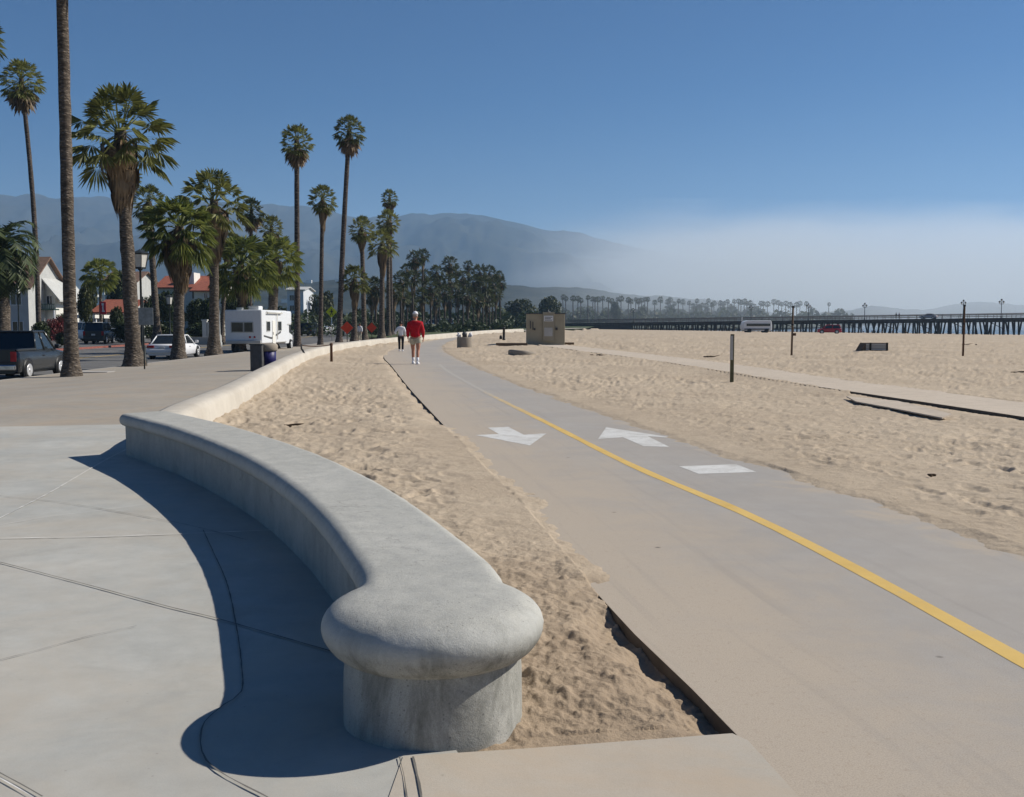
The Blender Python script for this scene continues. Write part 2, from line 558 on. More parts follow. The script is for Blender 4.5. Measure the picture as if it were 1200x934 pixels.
def bench_material():
    t = NT('bench_concrete')
    big = t.noise(0.9, 5, 0.6); mid = t.noise(6, 6, 0.72); fine = t.noise(190, 3, 0.7)
    col = t.ramp(big, [(0.3, (0.415, 0.405, 0.36)), (0.7, (0.505, 0.49, 0.44))])
    col = t.mix(t.ramp(mid, [(0.36, 0.4), (0.6, 0.0)]), col, (0.27, 0.27, 0.255))
    col = t.mix(t.ramp(t.noise(14, 6, 0.8, dist=0.8), [(0.52, 0.0), (0.72, 0.25)]), col, (0.56, 0.56, 0.54))
    col = t.mix(t.ramp(fine, [(0.35, 0.45), (0.6, 0.0)]), col, (0.2, 0.2, 0.19))
    # run-off streaks: vertical, strongest below the nosing
    st = t.noise(3.2, 6, 0.75, stretch=(1, 1, 0.35), dist=0.5)
    sx = t.n('ShaderNodeSeparateXYZ'); t.l(t.co(), sx.inputs[0])
    zz = sx.outputs[2]
    lowm = t.math('LESS_THAN', zz, 0.47)
    band = t.n('ShaderNodeMapRange'); t.l(zz, band.inputs[0])
    band.inputs[1].default_value = 0.47; band.inputs[2].default_value = 0.40
    ln = t.n('ShaderNodeVectorMath', operation='LENGTH')
    mpf = t.n('ShaderNodeMapping'); mpf.inputs['Scale'].default_value = (1, 1, 0); t.l(t.co(), mpf.inputs[0]); t.l(mpf.outputs[0], ln.inputs[0])
    nd = t.n('ShaderNodeMapRange'); t.l(ln.outputs['Value'], nd.inputs[0])
    nd.inputs[1].default_value = 0.55; nd.inputs[2].default_value = 1.4; nd.inputs[3].default_value = 1.0; nd.inputs[4].default_value = 0.3
    band_ = t.math('MULTIPLY', band.outputs[0], nd.outputs[0])
    stv = t.math('MULTIPLY', t.ramp(st, [(0.44, 0.0), (0.66, 0.85)]), band_)
    col = t.mix(stv, col, (0.13, 0.13, 0.11))
    v = t.n('ShaderNodeTexVoronoi'); v.inputs['Scale'].default_value = 16
    t.l(t.co(), v.inputs['Vector'])
    pit = t.ramp(v.outputs['Distance'], [(0.03, 1.0), (0.09, 0.0)])
    pitm = t.math('MULTIPLY', pit, t.ramp(t.noise(2, 3), [(0.5, 0.0), (0.6, 0.8)]))
    col = t.mix(pitm, col, (0.12, 0.12, 0.11))
    po = t.n('ShaderNodeTexVoronoi'); po.inputs['Scale'].default_value = 55; t.l(t.co(), po.inputs['Vector'])
    pore = t.math('MULTIPLY', t.ramp(po.outputs['Distance'], [(0.12, 1.0), (0.26, 0.0)]), t.ramp(po.outputs['Color'], [(0.62, 0.0), (0.7, 1.0)]))
    col = t.mix(t.math('MULTIPLY', pore, 0.6), col, (0.13, 0.13, 0.12))
    ck = t.n('ShaderNodeTexVoronoi', feature='DISTANCE_TO_EDGE'); ck.inputs['Scale'].default_value = 0.9
    wv = t.n('ShaderNodeVectorMath', operation='ADD'); nzv = t.n('ShaderNodeTexNoise'); nzv.inputs['Scale'].default_value = 3; nzv.inputs['Detail'].default_value = 6
    t.l(t.co(), nzv.inputs['Vector']); t.l(t.co(), wv.inputs[0]); t.l(nzv.outputs['Color'], wv.inputs[1]); t.l(wv.outputs[0], ck.inputs['Vector'])
    crk = t.math('MULTIPLY', t.ramp(ck.outputs['Distance'], [(0.0, 0.6), (0.006, 0.0)]), t.ramp(t.noise(1.3, 3), [(0.5, 0.0), (0.62, 1.0)]))
    col = t.mix(crk, col, (0.15, 0.145, 0.13))
    worn = t.n('ShaderNodeMapRange'); t.l(t.math('ADD', zz, t.math('MULTIPLY', t.noise(5, 6, 0.8), 0.1)), worn.inputs[0])
    worn.inputs[1].default_value = 0.40; worn.inputs[2].default_value = 0.52
    edge = t.math('MULTIPLY', worn.outputs[0], t.math('SUBTRACT', 1.0, worn.outputs[0]))
    col = t.mix(t.math('MULTIPLY', edge, 1.6), col, (0.58, 0.575, 0.54))
    h = t.bump(mid, 0.4, 0.012); h = t.bump(pore, -0.5, 0.006, h); h = t.bump(t.noise(38, 5, 0.75), 0.3, 0.006, h); h = t.bump(fine, 0.4, 0.0025, h)
    return t.fin(col, 0.85, h, 0, 0.25)


M['bench'] = bench_material()


def path_material():
    """bike path: UV.x is metres from the left edge, UV.y metres along"""
    t = NT('bike_path_asphalt')
    uv = t.co('UV')
    sx = t.n('ShaderNodeSeparateXYZ'); t.l(uv, sx.inputs[0])
    u, v = sx.outputs[0], sx.outputs[1]
    big = t.noise(0.5, 5, 0.6); mid = t.noise(4, 6, 0.7); fine = t.noise(150, 3, 0.75)
    col = t.ramp(big, [(0.3, (0.33, 0.31, 0.288)), (0.7, (0.385, 0.365, 0.34))])
    col = t.mix(t.ramp(mid, [(0.4, 0.25), (0.62, 0.0)]), col, (0.30, 0.28, 0.255))
    # blown sand on the surface: drifts near both edges, thinner in the middle
    dn = t.noise(1.3, 7, 0.72, dist=0.4)
    un = t.math('ADD', u, t.math('MULTIPLY', t.math('SUBTRACT', dn, 0.5), 3.2))
    e1 = t.n('ShaderNodeMapRange'); t.l(un, e1.inputs[0]); e1.interpolation_type = 'SMOOTHSTEP'
    e1.inputs[1].default_value = 2.5; e1.inputs[2].default_value = 0.1
    ur = t.math('SUBTRACT', 3.15, un)
    e2 = t.n('ShaderNodeMapRange'); t.l(ur, e2.inputs[0]); e2.interpolation_type = 'SMOOTHSTEP'
    e2.inputs[1].default_value = 0.55; e2.inputs[2].default_value = -0.35
    dust = t.math('MAXIMUM', e1.outputs[0], e2.outputs[0])
    dust = t.math('MAXIMUM', t.math('MULTIPLY', dust, 0.85), t.ramp(t.noise(0.35, 5, 0.7), [(0.35, 0.05), (0.75, 0.4)]))
    col = t.mix(dust, col, SAND)
    gr = t.noise(30, 5, 0.8)
    col = t.mix(t.math('MULTIPLY', t.ramp(gr, [(0.55, 0.0), (0.7, 0.55)]), dust), col, (0.27, 0.2, 0.14))
    col = t.mix(t.ramp(fine, [(0.36, 0.35), (0.58, 0.0)]), col, (0.17, 0.155, 0.14))
    # stains, spots, a few hairline cracks, tyre smears running along the path
    sp = t.n('ShaderNodeTexVoronoi'); sp.inputs['Scale'].default_value = 1.3; t.l(t.co(), sp.inputs['Vector'])
    col = t.mix(t.ramp(sp.outputs['Distance'], [(0.012, 0.75), (0.035, 0.0)]), col, (0.07, 0.06, 0.05))
    ty = t.noise(2.2, 3, 0.6, vec=uv, stretch=(4.0, 0.12, 1))
    col = t.mix(t.ramp(ty, [(0.56, 0.0), (0.75, 0.22)]), col, (0.21, 0.2, 0.185))
    h = t.bump(fine, 0.35, 0.003); h = t.bump(gr, 0.12, 0.006, h)
    return t.fin(col, 0.9, h, 0, 0.2)


M['path'] = path_material()


def leaf_mat(name, a, b, tr=0.35):
    t = NT(name)
    oi = t.n('ShaderNodeObjectInfo')
    f = t.noise(1.7, 3, 0.7)
    g = t.n('ShaderNodeNewGeometry')
    f2 = t.math('ADD', t.math('MULTIPLY', f, 0.5), t.math('MULTIPLY', g.outputs['Random Per Island'], 0.55))
    f2 = t.math('ADD', f2, t.math('MULTIPLY', t.math('SUBTRACT', oi.outputs['Random'], 0.5), 0.25))
    col = t.ramp(f2, [(0.2, a), (0.85, b)])
    t.fin(col, 0.55, None, 0, 0.3)
    tl = t.n('ShaderNodeBsdfTranslucent'); t.l(col, tl.inputs[0])
    mx = t.n('ShaderNodeMixShader'); mx.inputs[0].default_value = tr
    t.l(t.b.outputs[0], mx.inputs[1]); t.l(tl.outputs[0], mx.inputs[2]); t.l(mx.outputs[0], t.out.inputs[0])
    return t.m


M['palm_leaf'] = leaf_mat('fan_palm_leaf', (0.05, 0.062, 0.017), (0.235, 0.24, 0.065))
M['palm_lush'] = leaf_mat('young_palm_leaf', (0.055, 0.08, 0.018), (0.26, 0.28, 0.065), 0.45)
M['palm_dead'] = leaf_mat('dead_palm_leaf', (0.06, 0.042, 0.024), (0.27, 0.19, 0.11), 0.2)
M['date_leaf'] = leaf_mat('date_palm_leaf', (0.02, 0.035, 0.014), (0.12, 0.15, 0.06), 0.25)
M['bush_leaf'] = leaf_mat('bush_leaf', (0.012, 0.022, 0.008), (0.055, 0.075, 0.022), 0.2)
M['tree_leaf'] = leaf_mat('tree_leaf', (0.02, 0.03, 0.01), (0.085, 0.09, 0.028), 0.25)
M['bougain'] = leaf_mat('bougainvillea_leaf', (0.05, 0.03, 0.015), (0.2, 0.03, 0.04), 0.3)
M['far_leaf'] = leaf_mat('distant_foliage', (0.025, 0.036, 0.016), (0.085, 0.095, 0.035), 0.35)


def bark_mat(name, a, b):
    t = NT(name)
    ring = t.noise(9, 3, 0.6, stretch=(0.35, 0.35, 1.6))
    big = t.noise(1.2, 4, 0.6)
    col = t.ramp(ring, [(0.36, a), (0.62, b)])
    col = t.mix(t.ramp(big, [(0.4, 0.4), (0.65, 0.0)]), col, [c * 0.6 for c in a])
    mv = t.n('ShaderNodeMapping'); mv.inputs['Scale'].default_value = (1, 1, 2.2); t.l(t.co(), mv.inputs[0])
    vo = t.n('ShaderNodeTexVoronoi'); vo.inputs['Scale'].default_value = 5.5; t.l(mv.outputs[0], vo.inputs['Vector'])
    scar = t.ramp(vo.outputs['Distance'], [(0.1, 1.0), (0.45, 0.0)])
    col = t.mix(t.math('MULTIPLY', t.ramp(vo.outputs['Color'], [(0.5, 0.0), (0.75, 0.6)]), scar), col, [min(1, c * 1.7) for c in b])
    col = t.mix(t.ramp(vo.outputs['Distance'], [(0.5, 0.0), (0.75, 0.6)]), col, [c * 0.5 for c in a])
    h = t.bump(ring, 0.5, 0.05); h = t.bump(scar, 0.8, 0.06, h); h = t.bump(t.noise(30, 4), 0.4, 0.02, h)
    return t.fin(col, 0.95, h, 0, 0.1)


M['bark'] = bark_mat('palm_bark', (0.085, 0.068, 0.054), (0.2, 0.165, 0.13))
M['bark_slim'] = bark_mat('slim_palm_bark', (0.075, 0.06, 0.05), (0.16, 0.13, 0.11))


def chaparral(name, a, b, sc):
    t = NT(name)
    f = t.noise(sc, 8, 0.65)
    return t.fin(t.ramp(f, [(0.35, a), (0.65, b)]), 1.0, None, 0, 0.0)


M['mountain'] = chaparral('mountain_chaparral', (0.022, 0.024, 0.018), (0.05, 0.048, 0.034), 0.004)
M['foothill'] = chaparral('foothill_woods', (0.018, 0.022, 0.016), (0.05, 0.05, 0.035), 0.02)

# ------------------------------------------------------------------ layout curves
PL = [(1.45, -6), (1.2, 0), (0.95, 3.34), (0.89, 3.83), (0.62, 5.18), (0.44, 6.3), (0.14, 8.5), (-0.39, 11.65), (-1.12, 16.1), (-2.44, 24.3), (-4.3, 36.5),
      (-5.75, 46), (-6.9, 58), (-7.3, 80), (-6.0, 117), (-1.5, 165), (14, 230)]
PR = [(4.7, -6), (4.45, 0), (4.05, 4), (3.62, 7.2), (3.18, 9.6), (2.33, 13.8), (1.54, 18.5), (0.1, 26.7), (-1.54, 38.5), (-3.1, 50.7),
      (-4.3, 66), (-4.7, 87), (-3.4, 120), (1.5, 163), (17, 226)]
YC = [(2.72, -6), (2.7, 0), (2.5, 3.9), (2.41, 4.72), (2.22, 6.56), (1.93, 8.5), (1.33, 11.3), (0.54, 16.1), (-0.81, 24.3), (-2.04, 32.6), (-2.7, 38)]
pl = [(p.x, p.y) for p in resample(PL, 0.8)]
pr = [(p.x, p.y) for p in resample(PR, 0.8)]
yc = resample(YC, 0.5)
# bench centre line from its drum end to the far tip, then the low beach wall
DRUM = (-0.32, 4.06)
BC = [(-0.32, 4.06), (-0.37, 4.5), (-0.55, 5.1), (-0.78, 5.8), (-1.14, 6.75), (-1.68, 7.95), (-2.35, 9.2), (-3.2, 10.6), (-3.85, 11.52), (-4.42, 12.3)]
bc = resample(BC, 0.08)
WC = [(-4.22, 12.15), (-4.35, 12.9), (-4.6, 14.2), (-5.1, 18.5), (-5.75, 22.9), (-6.65, 29), (-7.5, 35), (-8.5, 44), (-9.0, 54), (-8.75, 66), (-7.6, 81), (-5.6, 102), (-2.9, 128), (1.5, 152)]
wc = resample(WC, 0.6)
KX0 = -17.6


def kx(Y):
    Y = np.asarray(Y, float)
    return KX0 - 0.0009 * np.clip(Y - 85, 0, None) ** 2


def side_z(x):
    return -0.42 * sstep(0, 1, (-8.6 - np.asarray(x, float)) / 8.5)


ROADZ = -0.55

# second path, out on the sand
P2 = [(9.9, 4), (9.7, 10), (9.55, 14), (9.05, 18.5), (8.0, 26), (7.55, 31), (6.5, 41), (4.6, 53), (2.6, 66)]
p2 = [(p.x, p.y) for p in resample(P2, 0.8)]


def beach(x, y):
    s = x * 1.0 + 0.3 * y - 30
    b = -0.0115 * np.clip(s - 20, 0, None)
    return b


# ------------------------------------------------------------------ sand
def cell_prints(X, Y, cell, seed, a=0.15, b=0.075, depth=0.035, prob=0.8):
    out = np.zeros(X.shape)
    cx = np.floor(X / cell); cy = np.floor(Y / cell)
    for i in (-1, 0, 1):
        for j in (-1, 0, 1):
            gx = cx + i; gy = cy + j
            px = (gx + _hash(gx, gy, seed)) * cell; py = (gy + _hash(gx, gy, seed + 1)) * cell
            on = _hash(gx, gy, seed + 2) < prob
            an = _hash(gx, gy, seed + 3) * PI
            sc = 0.6 + 0.8 * _hash(gx, gy, seed + 4)
            dx = X - px; dy = Y - py
            u = (dx * np.cos(an) + dy * np.sin(an)) / (a * sc); v = (-dx * np.sin(an) + dy * np.cos(an)) / (b * sc)
            r2 = u * u + v * v
            r = np.sqrt(r2)
            h = -1 / (1 + np.exp((r - 0.95) * 5)) + 0.36 * np.exp(-((r - 1.4) / 0.35) ** 2)
            out += np.where(on, h * depth * sc, 0)
    return out


def make_sand():
    th = np.concatenate([np.linspace(-180, -34, 50)[:-1], np.linspace(-34, 34, 1000), np.linspace(34, 180, 50)[1:-1]])
    th = np.radians(th)
    yp = np.linspace(660, 5, 880)
    rr = EYE * 1200 / yp
    rr = np.concatenate([[0.15, 0.6, 1.2, 1.8, 2.4], rr, np.geomspace(rr[-1] * 1.1, 12000, 24)])
    T, RR = np.meshgrid(th, rr)
    X = np.sin(T) * RR; Y = np.cos(T) * RR
    fl = (np.abs(T) < R(35)) & (RR < 260)
    x = X[fl]; y = Y[fl]
    rad = RR[fl]
    Z = beach(X, Y)
    dl = sdist(x, y, pl)          # + left of the left edge
    dr = -sdist(x, y, pr)         # + right of the right edge
    inside = (dl < 0) & (dr < 0)
    q = np.where(inside, np.minimum(-dl, -dr), 0)       # depth inside the path
    outd = np.where(inside, 0, np.where(dl > 0, dl, dr))
    n1 = fbm(x * 0.35, y * 0.35, 4, 3); n2 = fbm(x * 1.6, y * 1.6, 4, 9); n3 = fbm(x * 7, y * 7, 3, 21)
    near = 1 - sstep(18, 60, rad)
    wx_ = x + 0.035 * fbm(x * 6, y * 6, 3, 200); wy_ = y + 0.035 * fbm(x * 6, y * 6, 3, 201)
    pr_ = cell_prints(wx_, wy_, 0.40, 5, 0.14, 0.06, 0.021, 0.75) + cell_prints(wx_, wy_, 0.27, 40, 0.09, 0.05, 0.014, 0.7) + cell_prints(wx_, wy_, 0.6, 78, 0.15, 0.065, 0.024, 0.7)
    rough = pr_ * (0.8 + 0.2 * near) + n2 * 0.028 + n3 * 0.012 * near + 0.006 * near * fbm(x * 25, y * 25, 2, 23)
    rough = rough + (1 - near) * (0.05 * fbm(x * 0.55, y * 0.4, 4, 60) + 0.055 * fbm(x * 1.7, y * 0.8, 4, 61))
    z = beach(x, y) + 0.02 + n1 * 0.05
    amp = (0.3 + 0.7 * sstep(0.0, 0.9, outd + 0.35 * n2)) * (0.6 + 0.75 * sstep(-0.3, 0.3, fbm(x * 0.3, y * 0.18, 3, 140)))
    amp = amp * np.where(rad > 120, 0.6, 1.0)
    z = z + rough * amp
    # along the path edges
    gap = (1 - sstep(4.6, 6.3, y + 0.5 * fbm(x * 2.5, y * 2.5, 3, 55))) + 0.5 * sstep(15.2, 16.4, y) * (1 - sstep(44, 49, y)) * (0.75 + 0.5 * fbm(x * 0.6, y * 0.6, 3, 57))
    gap = np.clip(gap, 0, 1) * (dl > -0.3) * (dr < 0)
    ragged = fbm(x * 2.2, y * 2.2, 3, 91)
    dig = gap * (1 - sstep(0.0, 0.30 + 0.24 * ragged, dl)) * 0.12 * (1 + 0.6 * ragged)
    flush = (1 - sstep(0.0, 0.9, outd))
    z = z * (1 - 0.75 * flush) + 0.014 * flush
    z = z - dig
    # thin drift that laps over the path edge and dies out
    lap = 0.02 + 0.02 * fbm(x * 1.1, y * 1.1, 5, 33) + 0.012 * n3 - q * 0.13
    lap = lap - np.where(dl > -0.8, 1, 0) * np.clip(gap * 4, 0, 1) * 0.09
    z = np.where(inside, np.minimum(np.maximum(lap, -0.16), 0.03), z)
    # second path
    c2 = sdist(x, y, p2); w2 = 1.0
    on2 = np.abs(c2) < w2
    e2 = np.abs(c2) - w2
    lowside = (c2 > 0) & (y < 22.5)
    z2 = np.where(lowside & (e2 < 0.5), -0.035 + 0.035 * sstep(0.05, 0.5, e2), 0)
    m2 = (e2 > 0) & (e2 < 1.0) & (y < 70)
    fl2 = 1 - sstep(0, 1.0, e2)
    z = np.where(m2, z * (1 - 0.6 * fl2) + 0.03 * fl2 + z2, z)
    z = np.where(on2 & (y < 68), np.where(lowside, -0.12, 0.07 + n2 * 0.025 - (w2 - np.abs(c2)) * 0.16), z)
    # beyond the bench / wall line: below the paving
    W = [(-0.2, -8), (-0.2, 3.2)] + [(p.x, p.y) for p in bc[::4]] + [(p.x, p.y) for p in wc] + [(12, 200), (16, 226)]
    sw = sdist(x, y, W)
    drift = np.exp(-np.clip(-sw - 0.2, 0, None) / 0.7) * 0.11 * sstep(12, 16, y)
    z = z + drift
    z = np.where(sw > -0.02, -0.75, z)
    # under the plaza front slab
    fr = 3.86 + 0.17 * x
    z = np.where((y < fr - 0.12) & (x < 0.95), -0.3, z)
    zone = (y > fr - 0.12) & (y < fr + 0.45) & (dl > 0)
    zf_ = 1 - sstep(0.0, 0.45, y - fr)
    z = np.where(zone, z * (1 - 0.5 * zf_) - 0.012 * zf_ - 0.02 * (1 + ragged) * zf_, z)
    clump = np.clip(fbm(x * 9, y * 9, 3, 120), 0, 1) * 0.026 + np.clip(fbm(x * 22, y * 22, 3, 122), -.2, 1) * 0.014 + np.clip(fbm(x * 3.5, y * 3.5, 3, 121), 0, 1) * 0.034
    z = z + np.where((dl > 0) & (sw < -0.1) & (y > fr), clump * (1 - sstep(5.5, 9, y)), 0)
    Z[fl] = z
    # outside the fan
    o = ~fl
    xo = X[o]; yo = Y[o]
    zo = beach(xo, yo) - 0.2
    zo = np.where((xo < 1) & (RR[o] < 260), -0.75, zo)
    zo = np.where((np.abs(T[o]) > R(33)) & (xo < -2), -0.8, zo)
    zo = np.where(RR[o] > 350, -5.0, zo)
    Z[o] = zo
    Z = np.maximum(Z, -5)
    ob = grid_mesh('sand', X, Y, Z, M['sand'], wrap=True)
    tag(ob, kind='structure')
    return X, Y, Z


make_sand()


def sand_z(x, y):
    return float(beach(np.array([x]), np.array([y]))[0]) + 0.01


# ------------------------------------------------------------------ bike path
def strip(name, left, right, z, mat, n_cross=2, zfun=None):
    """sheet between two polylines of equal length"""
    L = np.array([(p[0], p[1]) for p in left]); Rr = np.array([(p[0], p[1]) for p in right])
    s = np.linspace(0, 1, n_cross)
    X = L[:, None, 0] * (1 - s) + Rr[:, None, 0] * s
    Y = L[:, None, 1] * (1 - s) + Rr[:, None, 1] * s
    Z = np.full(X.shape, z, float) if zfun is None else zfun(X, Y)
    wd = np.hypot(*(Rr - L).T)
    U = wd[:, None] * s
    dv = np.concatenate([[0], np.cumsum(np.hypot(*np.diff((L + Rr) / 2, axis=0).T))])
    V = np.repeat(dv[:, None], n_cross, 1)
    return grid_mesh(name, X, Y, Z, mat, uv=(U, V), smooth=False)


def match(poly_a, poly_b, n):
    def rs(poly):
        P = np.array(poly); d = np.concatenate([[0], np.cumsum(np.hypot(*np.diff(P, axis=0).T))])
        return P, d
    A, da = rs(poly_a); B, db = rs(poly_b)
    out_a, out_b = [], []
    for k in np.linspace(0, 1, n):
        out_a.append((np.interp(k * da[-1], da, A[:, 0]), np.interp(k * da[-1], da, A[:, 1])))
        out_b.append((np.interp(k * db[-1], db, B[:, 0]), np.interp(k * db[-1], db, B[:, 1])))
    return out_a, out_b


# rungs: for each left point take nearest right point in progress
la, ra = match(pl, pr, 300)
path = strip('bike_path', la, ra, 0.0, M['path'], 5)
tag(path, kind='structure')
# the slab edge below its left rim
eb = MB()
for (a, b) in zip(la[:-1], la[1:]):
    eb.add([(a[0], a[1], -0.002), (b[0], b[1], -0.002), (b[0], b[1], -0.22), (a[0], a[1], -0.22)], [(0, 1, 2, 3)])
M['edge'] = simple('path_slab_edge', (0.12, 0.1, 0.08), 0.95)
e_ = eb.build('slab_edge', M['edge'], path, fix=False)
yl = MB()
nrm = []
vs, fs = [], []
for i, p in enumerate(yc):
    t_ = (yc[min(i + 1, len(yc) - 1)] - yc[max(i - 1, 0)]).normalized()
    nn = Vector((-t_.y, t_.x, 0))
    wdt = 0.056 * (1 + 0.18 * math.sin(i * 1.7) * random.random())
    vs += [p + nn * wdt + Vector((0, 0, 0.0018)), p - nn * wdt + Vector((0, 0, 0.0018))]
for i in range(len(yc) - 1):
    fs.append((2 * i, 2 * i + 1, 2 * i + 3, 2 * i + 2))
yl.add(vs, fs)
def yellow_worn():
    t = NT('worn_line_paint')
    sx = t.n('ShaderNodeSeparateXYZ'); t.l(t.co(), sx.inputs[0])
    m_ = t.n('ShaderNodeMapRange'); t.l(sx.outputs[1], m_.inputs[0])
    m_.inputs[1].default_value = 15; m_.inputs[2].default_value = 33; m_.inputs[3].default_value = -0.14; m_.inputs[4].default_value = 0.62
    f = t.math('ADD', t.noise(7, 6, 0.8), m_.outputs[0])
    base = t.ramp(t.noise(1.5, 5, 0.7), [(0.3, (0.56, 0.365, 0.10)), (0.7, (0.66, 0.45, 0.14))])
    col = t.mix(t.ramp(f, [(0.40, 0.0), (0.72, 1.0)]), base, (0.38, 0.35, 0.31))
    return t.fin(col, 0.85, t.bump(t.noise(150, 3), .3, .002))
M['yellow_worn'] = yellow_worn()
yl.build('centre_line', M['yellow_worn'], path)


def z3(px, offs=(400, 380), s=2.4):
    return [(*G(offs[0] + a / s, offs[1] + b / s), 0.0018) for a, b in px]


MB().poly(z3([(412, 291), (470, 289), (513, 311), (577, 307), (530, 341), (378, 312), (443, 309)])).build('painted_arrow', M['white_paint'], path)
MB().poly(z3([(745, 290), (938, 320), (862, 315), (922, 345), (850, 343), (792, 318), (722, 323)])).build('painted_arrow', M['white_paint'], path)
MB().poly(z3([(950, 400), (1110, 394), (1168, 416), (1005, 421)])).build('painted_bar', M['white_paint'], path)

# second path and its broken slab
P2L = []; P2R = []
pp = resample(P2, 0.8)
for i, p in enumerate(pp):
    t_ = (pp[min(i + 1, len(pp) - 1)] - pp[max(i - 1, 0)]).normalized(); nn = Vector((-t_.y, t_.x, 0))
    P2L.append(((p + nn * 1.0).x, (p + nn * 1.0).y)); P2R.append(((p - nn * 1.0).x, (p - nn * 1.0).y))
o = strip('beach_path', P2L, P2R, 0, M['path2'], 3, lambda X, Y: 0.05 + beach(X, Y) + 0 * X)
tag(o, kind='structure')
eb = MB()
for (a, b) in zip(P2L[:-1], P2L[1:]):
    eb.add([(a[0], a[1], 0.048), (b[0], b[1], 0.048), (b[0], b[1], -0.16), (a[0], a[1], -0.16)], [(0, 1, 2, 3)])
eb.build('slab_edge', M['edge'], o, fix=False)
m = MB()
A = [G(992, 462.5, .1), G(1052, 469, .1), G(1116, 484, .1), G(1104, 486, .1), G(1045, 475.5, .1), G(1003, 467.5, .1)]
hz_ = [.07, .09, .085, .055, .065, .055]
top = [(x, y, h_) for (x, y), h_ in zip(A, hz_)]; bot = [(x, y, h_ - .022) for (x, y), h_ in zip(A, hz_)]
m.add(top + bot, [tuple(range(6)), tuple(range(11, 5, -1))] + [(k, 6 + k, 6 + (k + 1) % 6, (k + 1) % 6) for k in range(6)])
o = m.build('broken_slab', M['path2'])
tag(o, 'thin cracked slab lying loose along the near edge of the sandy side path', 'slab')

# ------------------------------------------------------------------ plaza, sidewalk, road
m = MB()
front = [(0.93, 3.36), (0.85, 3.86), (-0.39, 3.66)]
bl = [(p.x, p.y) for p in bc[::8]]
poly = [(1.2, 0), (1.4, -6), (-8.6, -6), (-8.6, 15.62), (-7.76, 15.45), (-5.97, 15.80), (-4.62, 15.6), (-4.5, 12.4)] + bl[::-1] + [(-0.2, 3.69), (0.84, 3.86), (0.94, 3.36)]
bm = bmesh.new()
vv = [bm.verts.new((x, y, 0.0)) for x, y in poly]
f = bm.faces.new(vv)
bmesh.ops.recalc_face_normals(bm, faces=[f])
if f.normal.z < 0: f.normal_flip()
ex = bmesh.ops.extrude_face_region(bm, geom=[f])
bmesh.ops.translate(bm, verts=[g for g in ex['geom'] if isinstance(g, bmesh.types.BMVert)], vec=(0, 0, -0.25))
bmesh.ops.recalc_face_normals(bm, faces=bm.faces)
bmesh.ops.triangulate(bm, faces=[f for f in bm.faces if len(f.verts) > 4])
me = bpy.data.meshes.new('plaza'); bm.to_mesh(me); bm.free(); me.materials.append(M['plaza'])
plaza = link(bpy.data.objects.new('plaza', me)); tag(plaza, kind='structure')
# sandy front slab, a skin 4 mm above
MB().poly([(-0.40, 3.655, 0.004), (-0.42, 3.2, 0.004), (-0.3, 1.5, 0.004), (1.10, 1.5, 0.004), (0.965, 3.345, 0.004), (0.90, 3.80, 0.004), (0.855, 3.865, 0.004), (0.06, 3.725, 0.004)]).build('front_slab', M['apron'], plaza)


def joint(pts, wdt, mat, z=0.0085, jit=0.25, name='expansion_joint'):
    P = resample([(*G(*p), 0) for p in pts], 0.06)
    vs, fs = [], []
    for i, p in enumerate(P):
        t_ = (P[min(i + 1, len(P) - 1)] - P[max(i - 1, 0)]).normalized(); nn = Vector((-t_.y, t_.x, 0))
        w_ = wdt * (1 + jit * (random.random() * 2 - 1)); off = nn * (random.random() - 0.5) * wdt * 0.5
        vs += [p + off + nn * w_ + Vector((0, 0, z)), p + off - nn * w_ + Vector((0, 0, z))]
    fs = [(2 * i, 2 * i + 1, 2 * i + 3, 2 * i + 2) for i in range(len(P) - 1)]
    MB_ = MB(); MB_.add(vs, fs); return MB_.build(name, mat, plaza)


joint([(-60, 642), (0, 608), (60, 577), (116, 544), (150, 526)], 0.0055, M['joint_pale'], jit=0.6)
joint([(-40, 634), (0, 632), (110, 630), (226, 626), (320, 622)], 0.0050, M['joint_pale'], jit=0.6)
joint([(-40, 650), (0, 660), (100, 686), (200, 713), (250, 725), (330, 748), (392, 766)], 0.0044, M['joint_dark'])
joint([(-40, 576), (0, 582), (75, 590), (205, 613), (290, 634)], 0.0028, M['joint_dark'], jit=0.6)
joint([(238, 622), (250, 648), (266, 685), (277, 735), (283, 780), (283, 812), (262, 828), (240, 848), (235, 872), (242, 893), (268, 913), (330, 945)], 0.0030, M['joint_dark'], jit=0.4)
joint([(-30, 893), (0, 908), (50, 936)], 0.0033, M['joint_dark'])
joint([(-30, 899), (0, 914), (40, 937)], 0.0022, M['joint_pale'], jit=0.5)
joint([(468, 889), (473, 910), (478, 945)], 0.0022, M['joint_dark'], jit=0.5)
joint([(484, 889), (489, 910), (495, 945)], 0.0038, M['joint_dark'], jit=0.5)
joint([(0, 775), (50, 762), (100, 748), (160, 735)], 0.0017, M['joint_dark'], jit=0.7, name='crack')
joint([(0, 616), (60, 606), (110, 600), (170, 592)], 0.0017, M['joint_pale'], jit=0.7, name='crack')

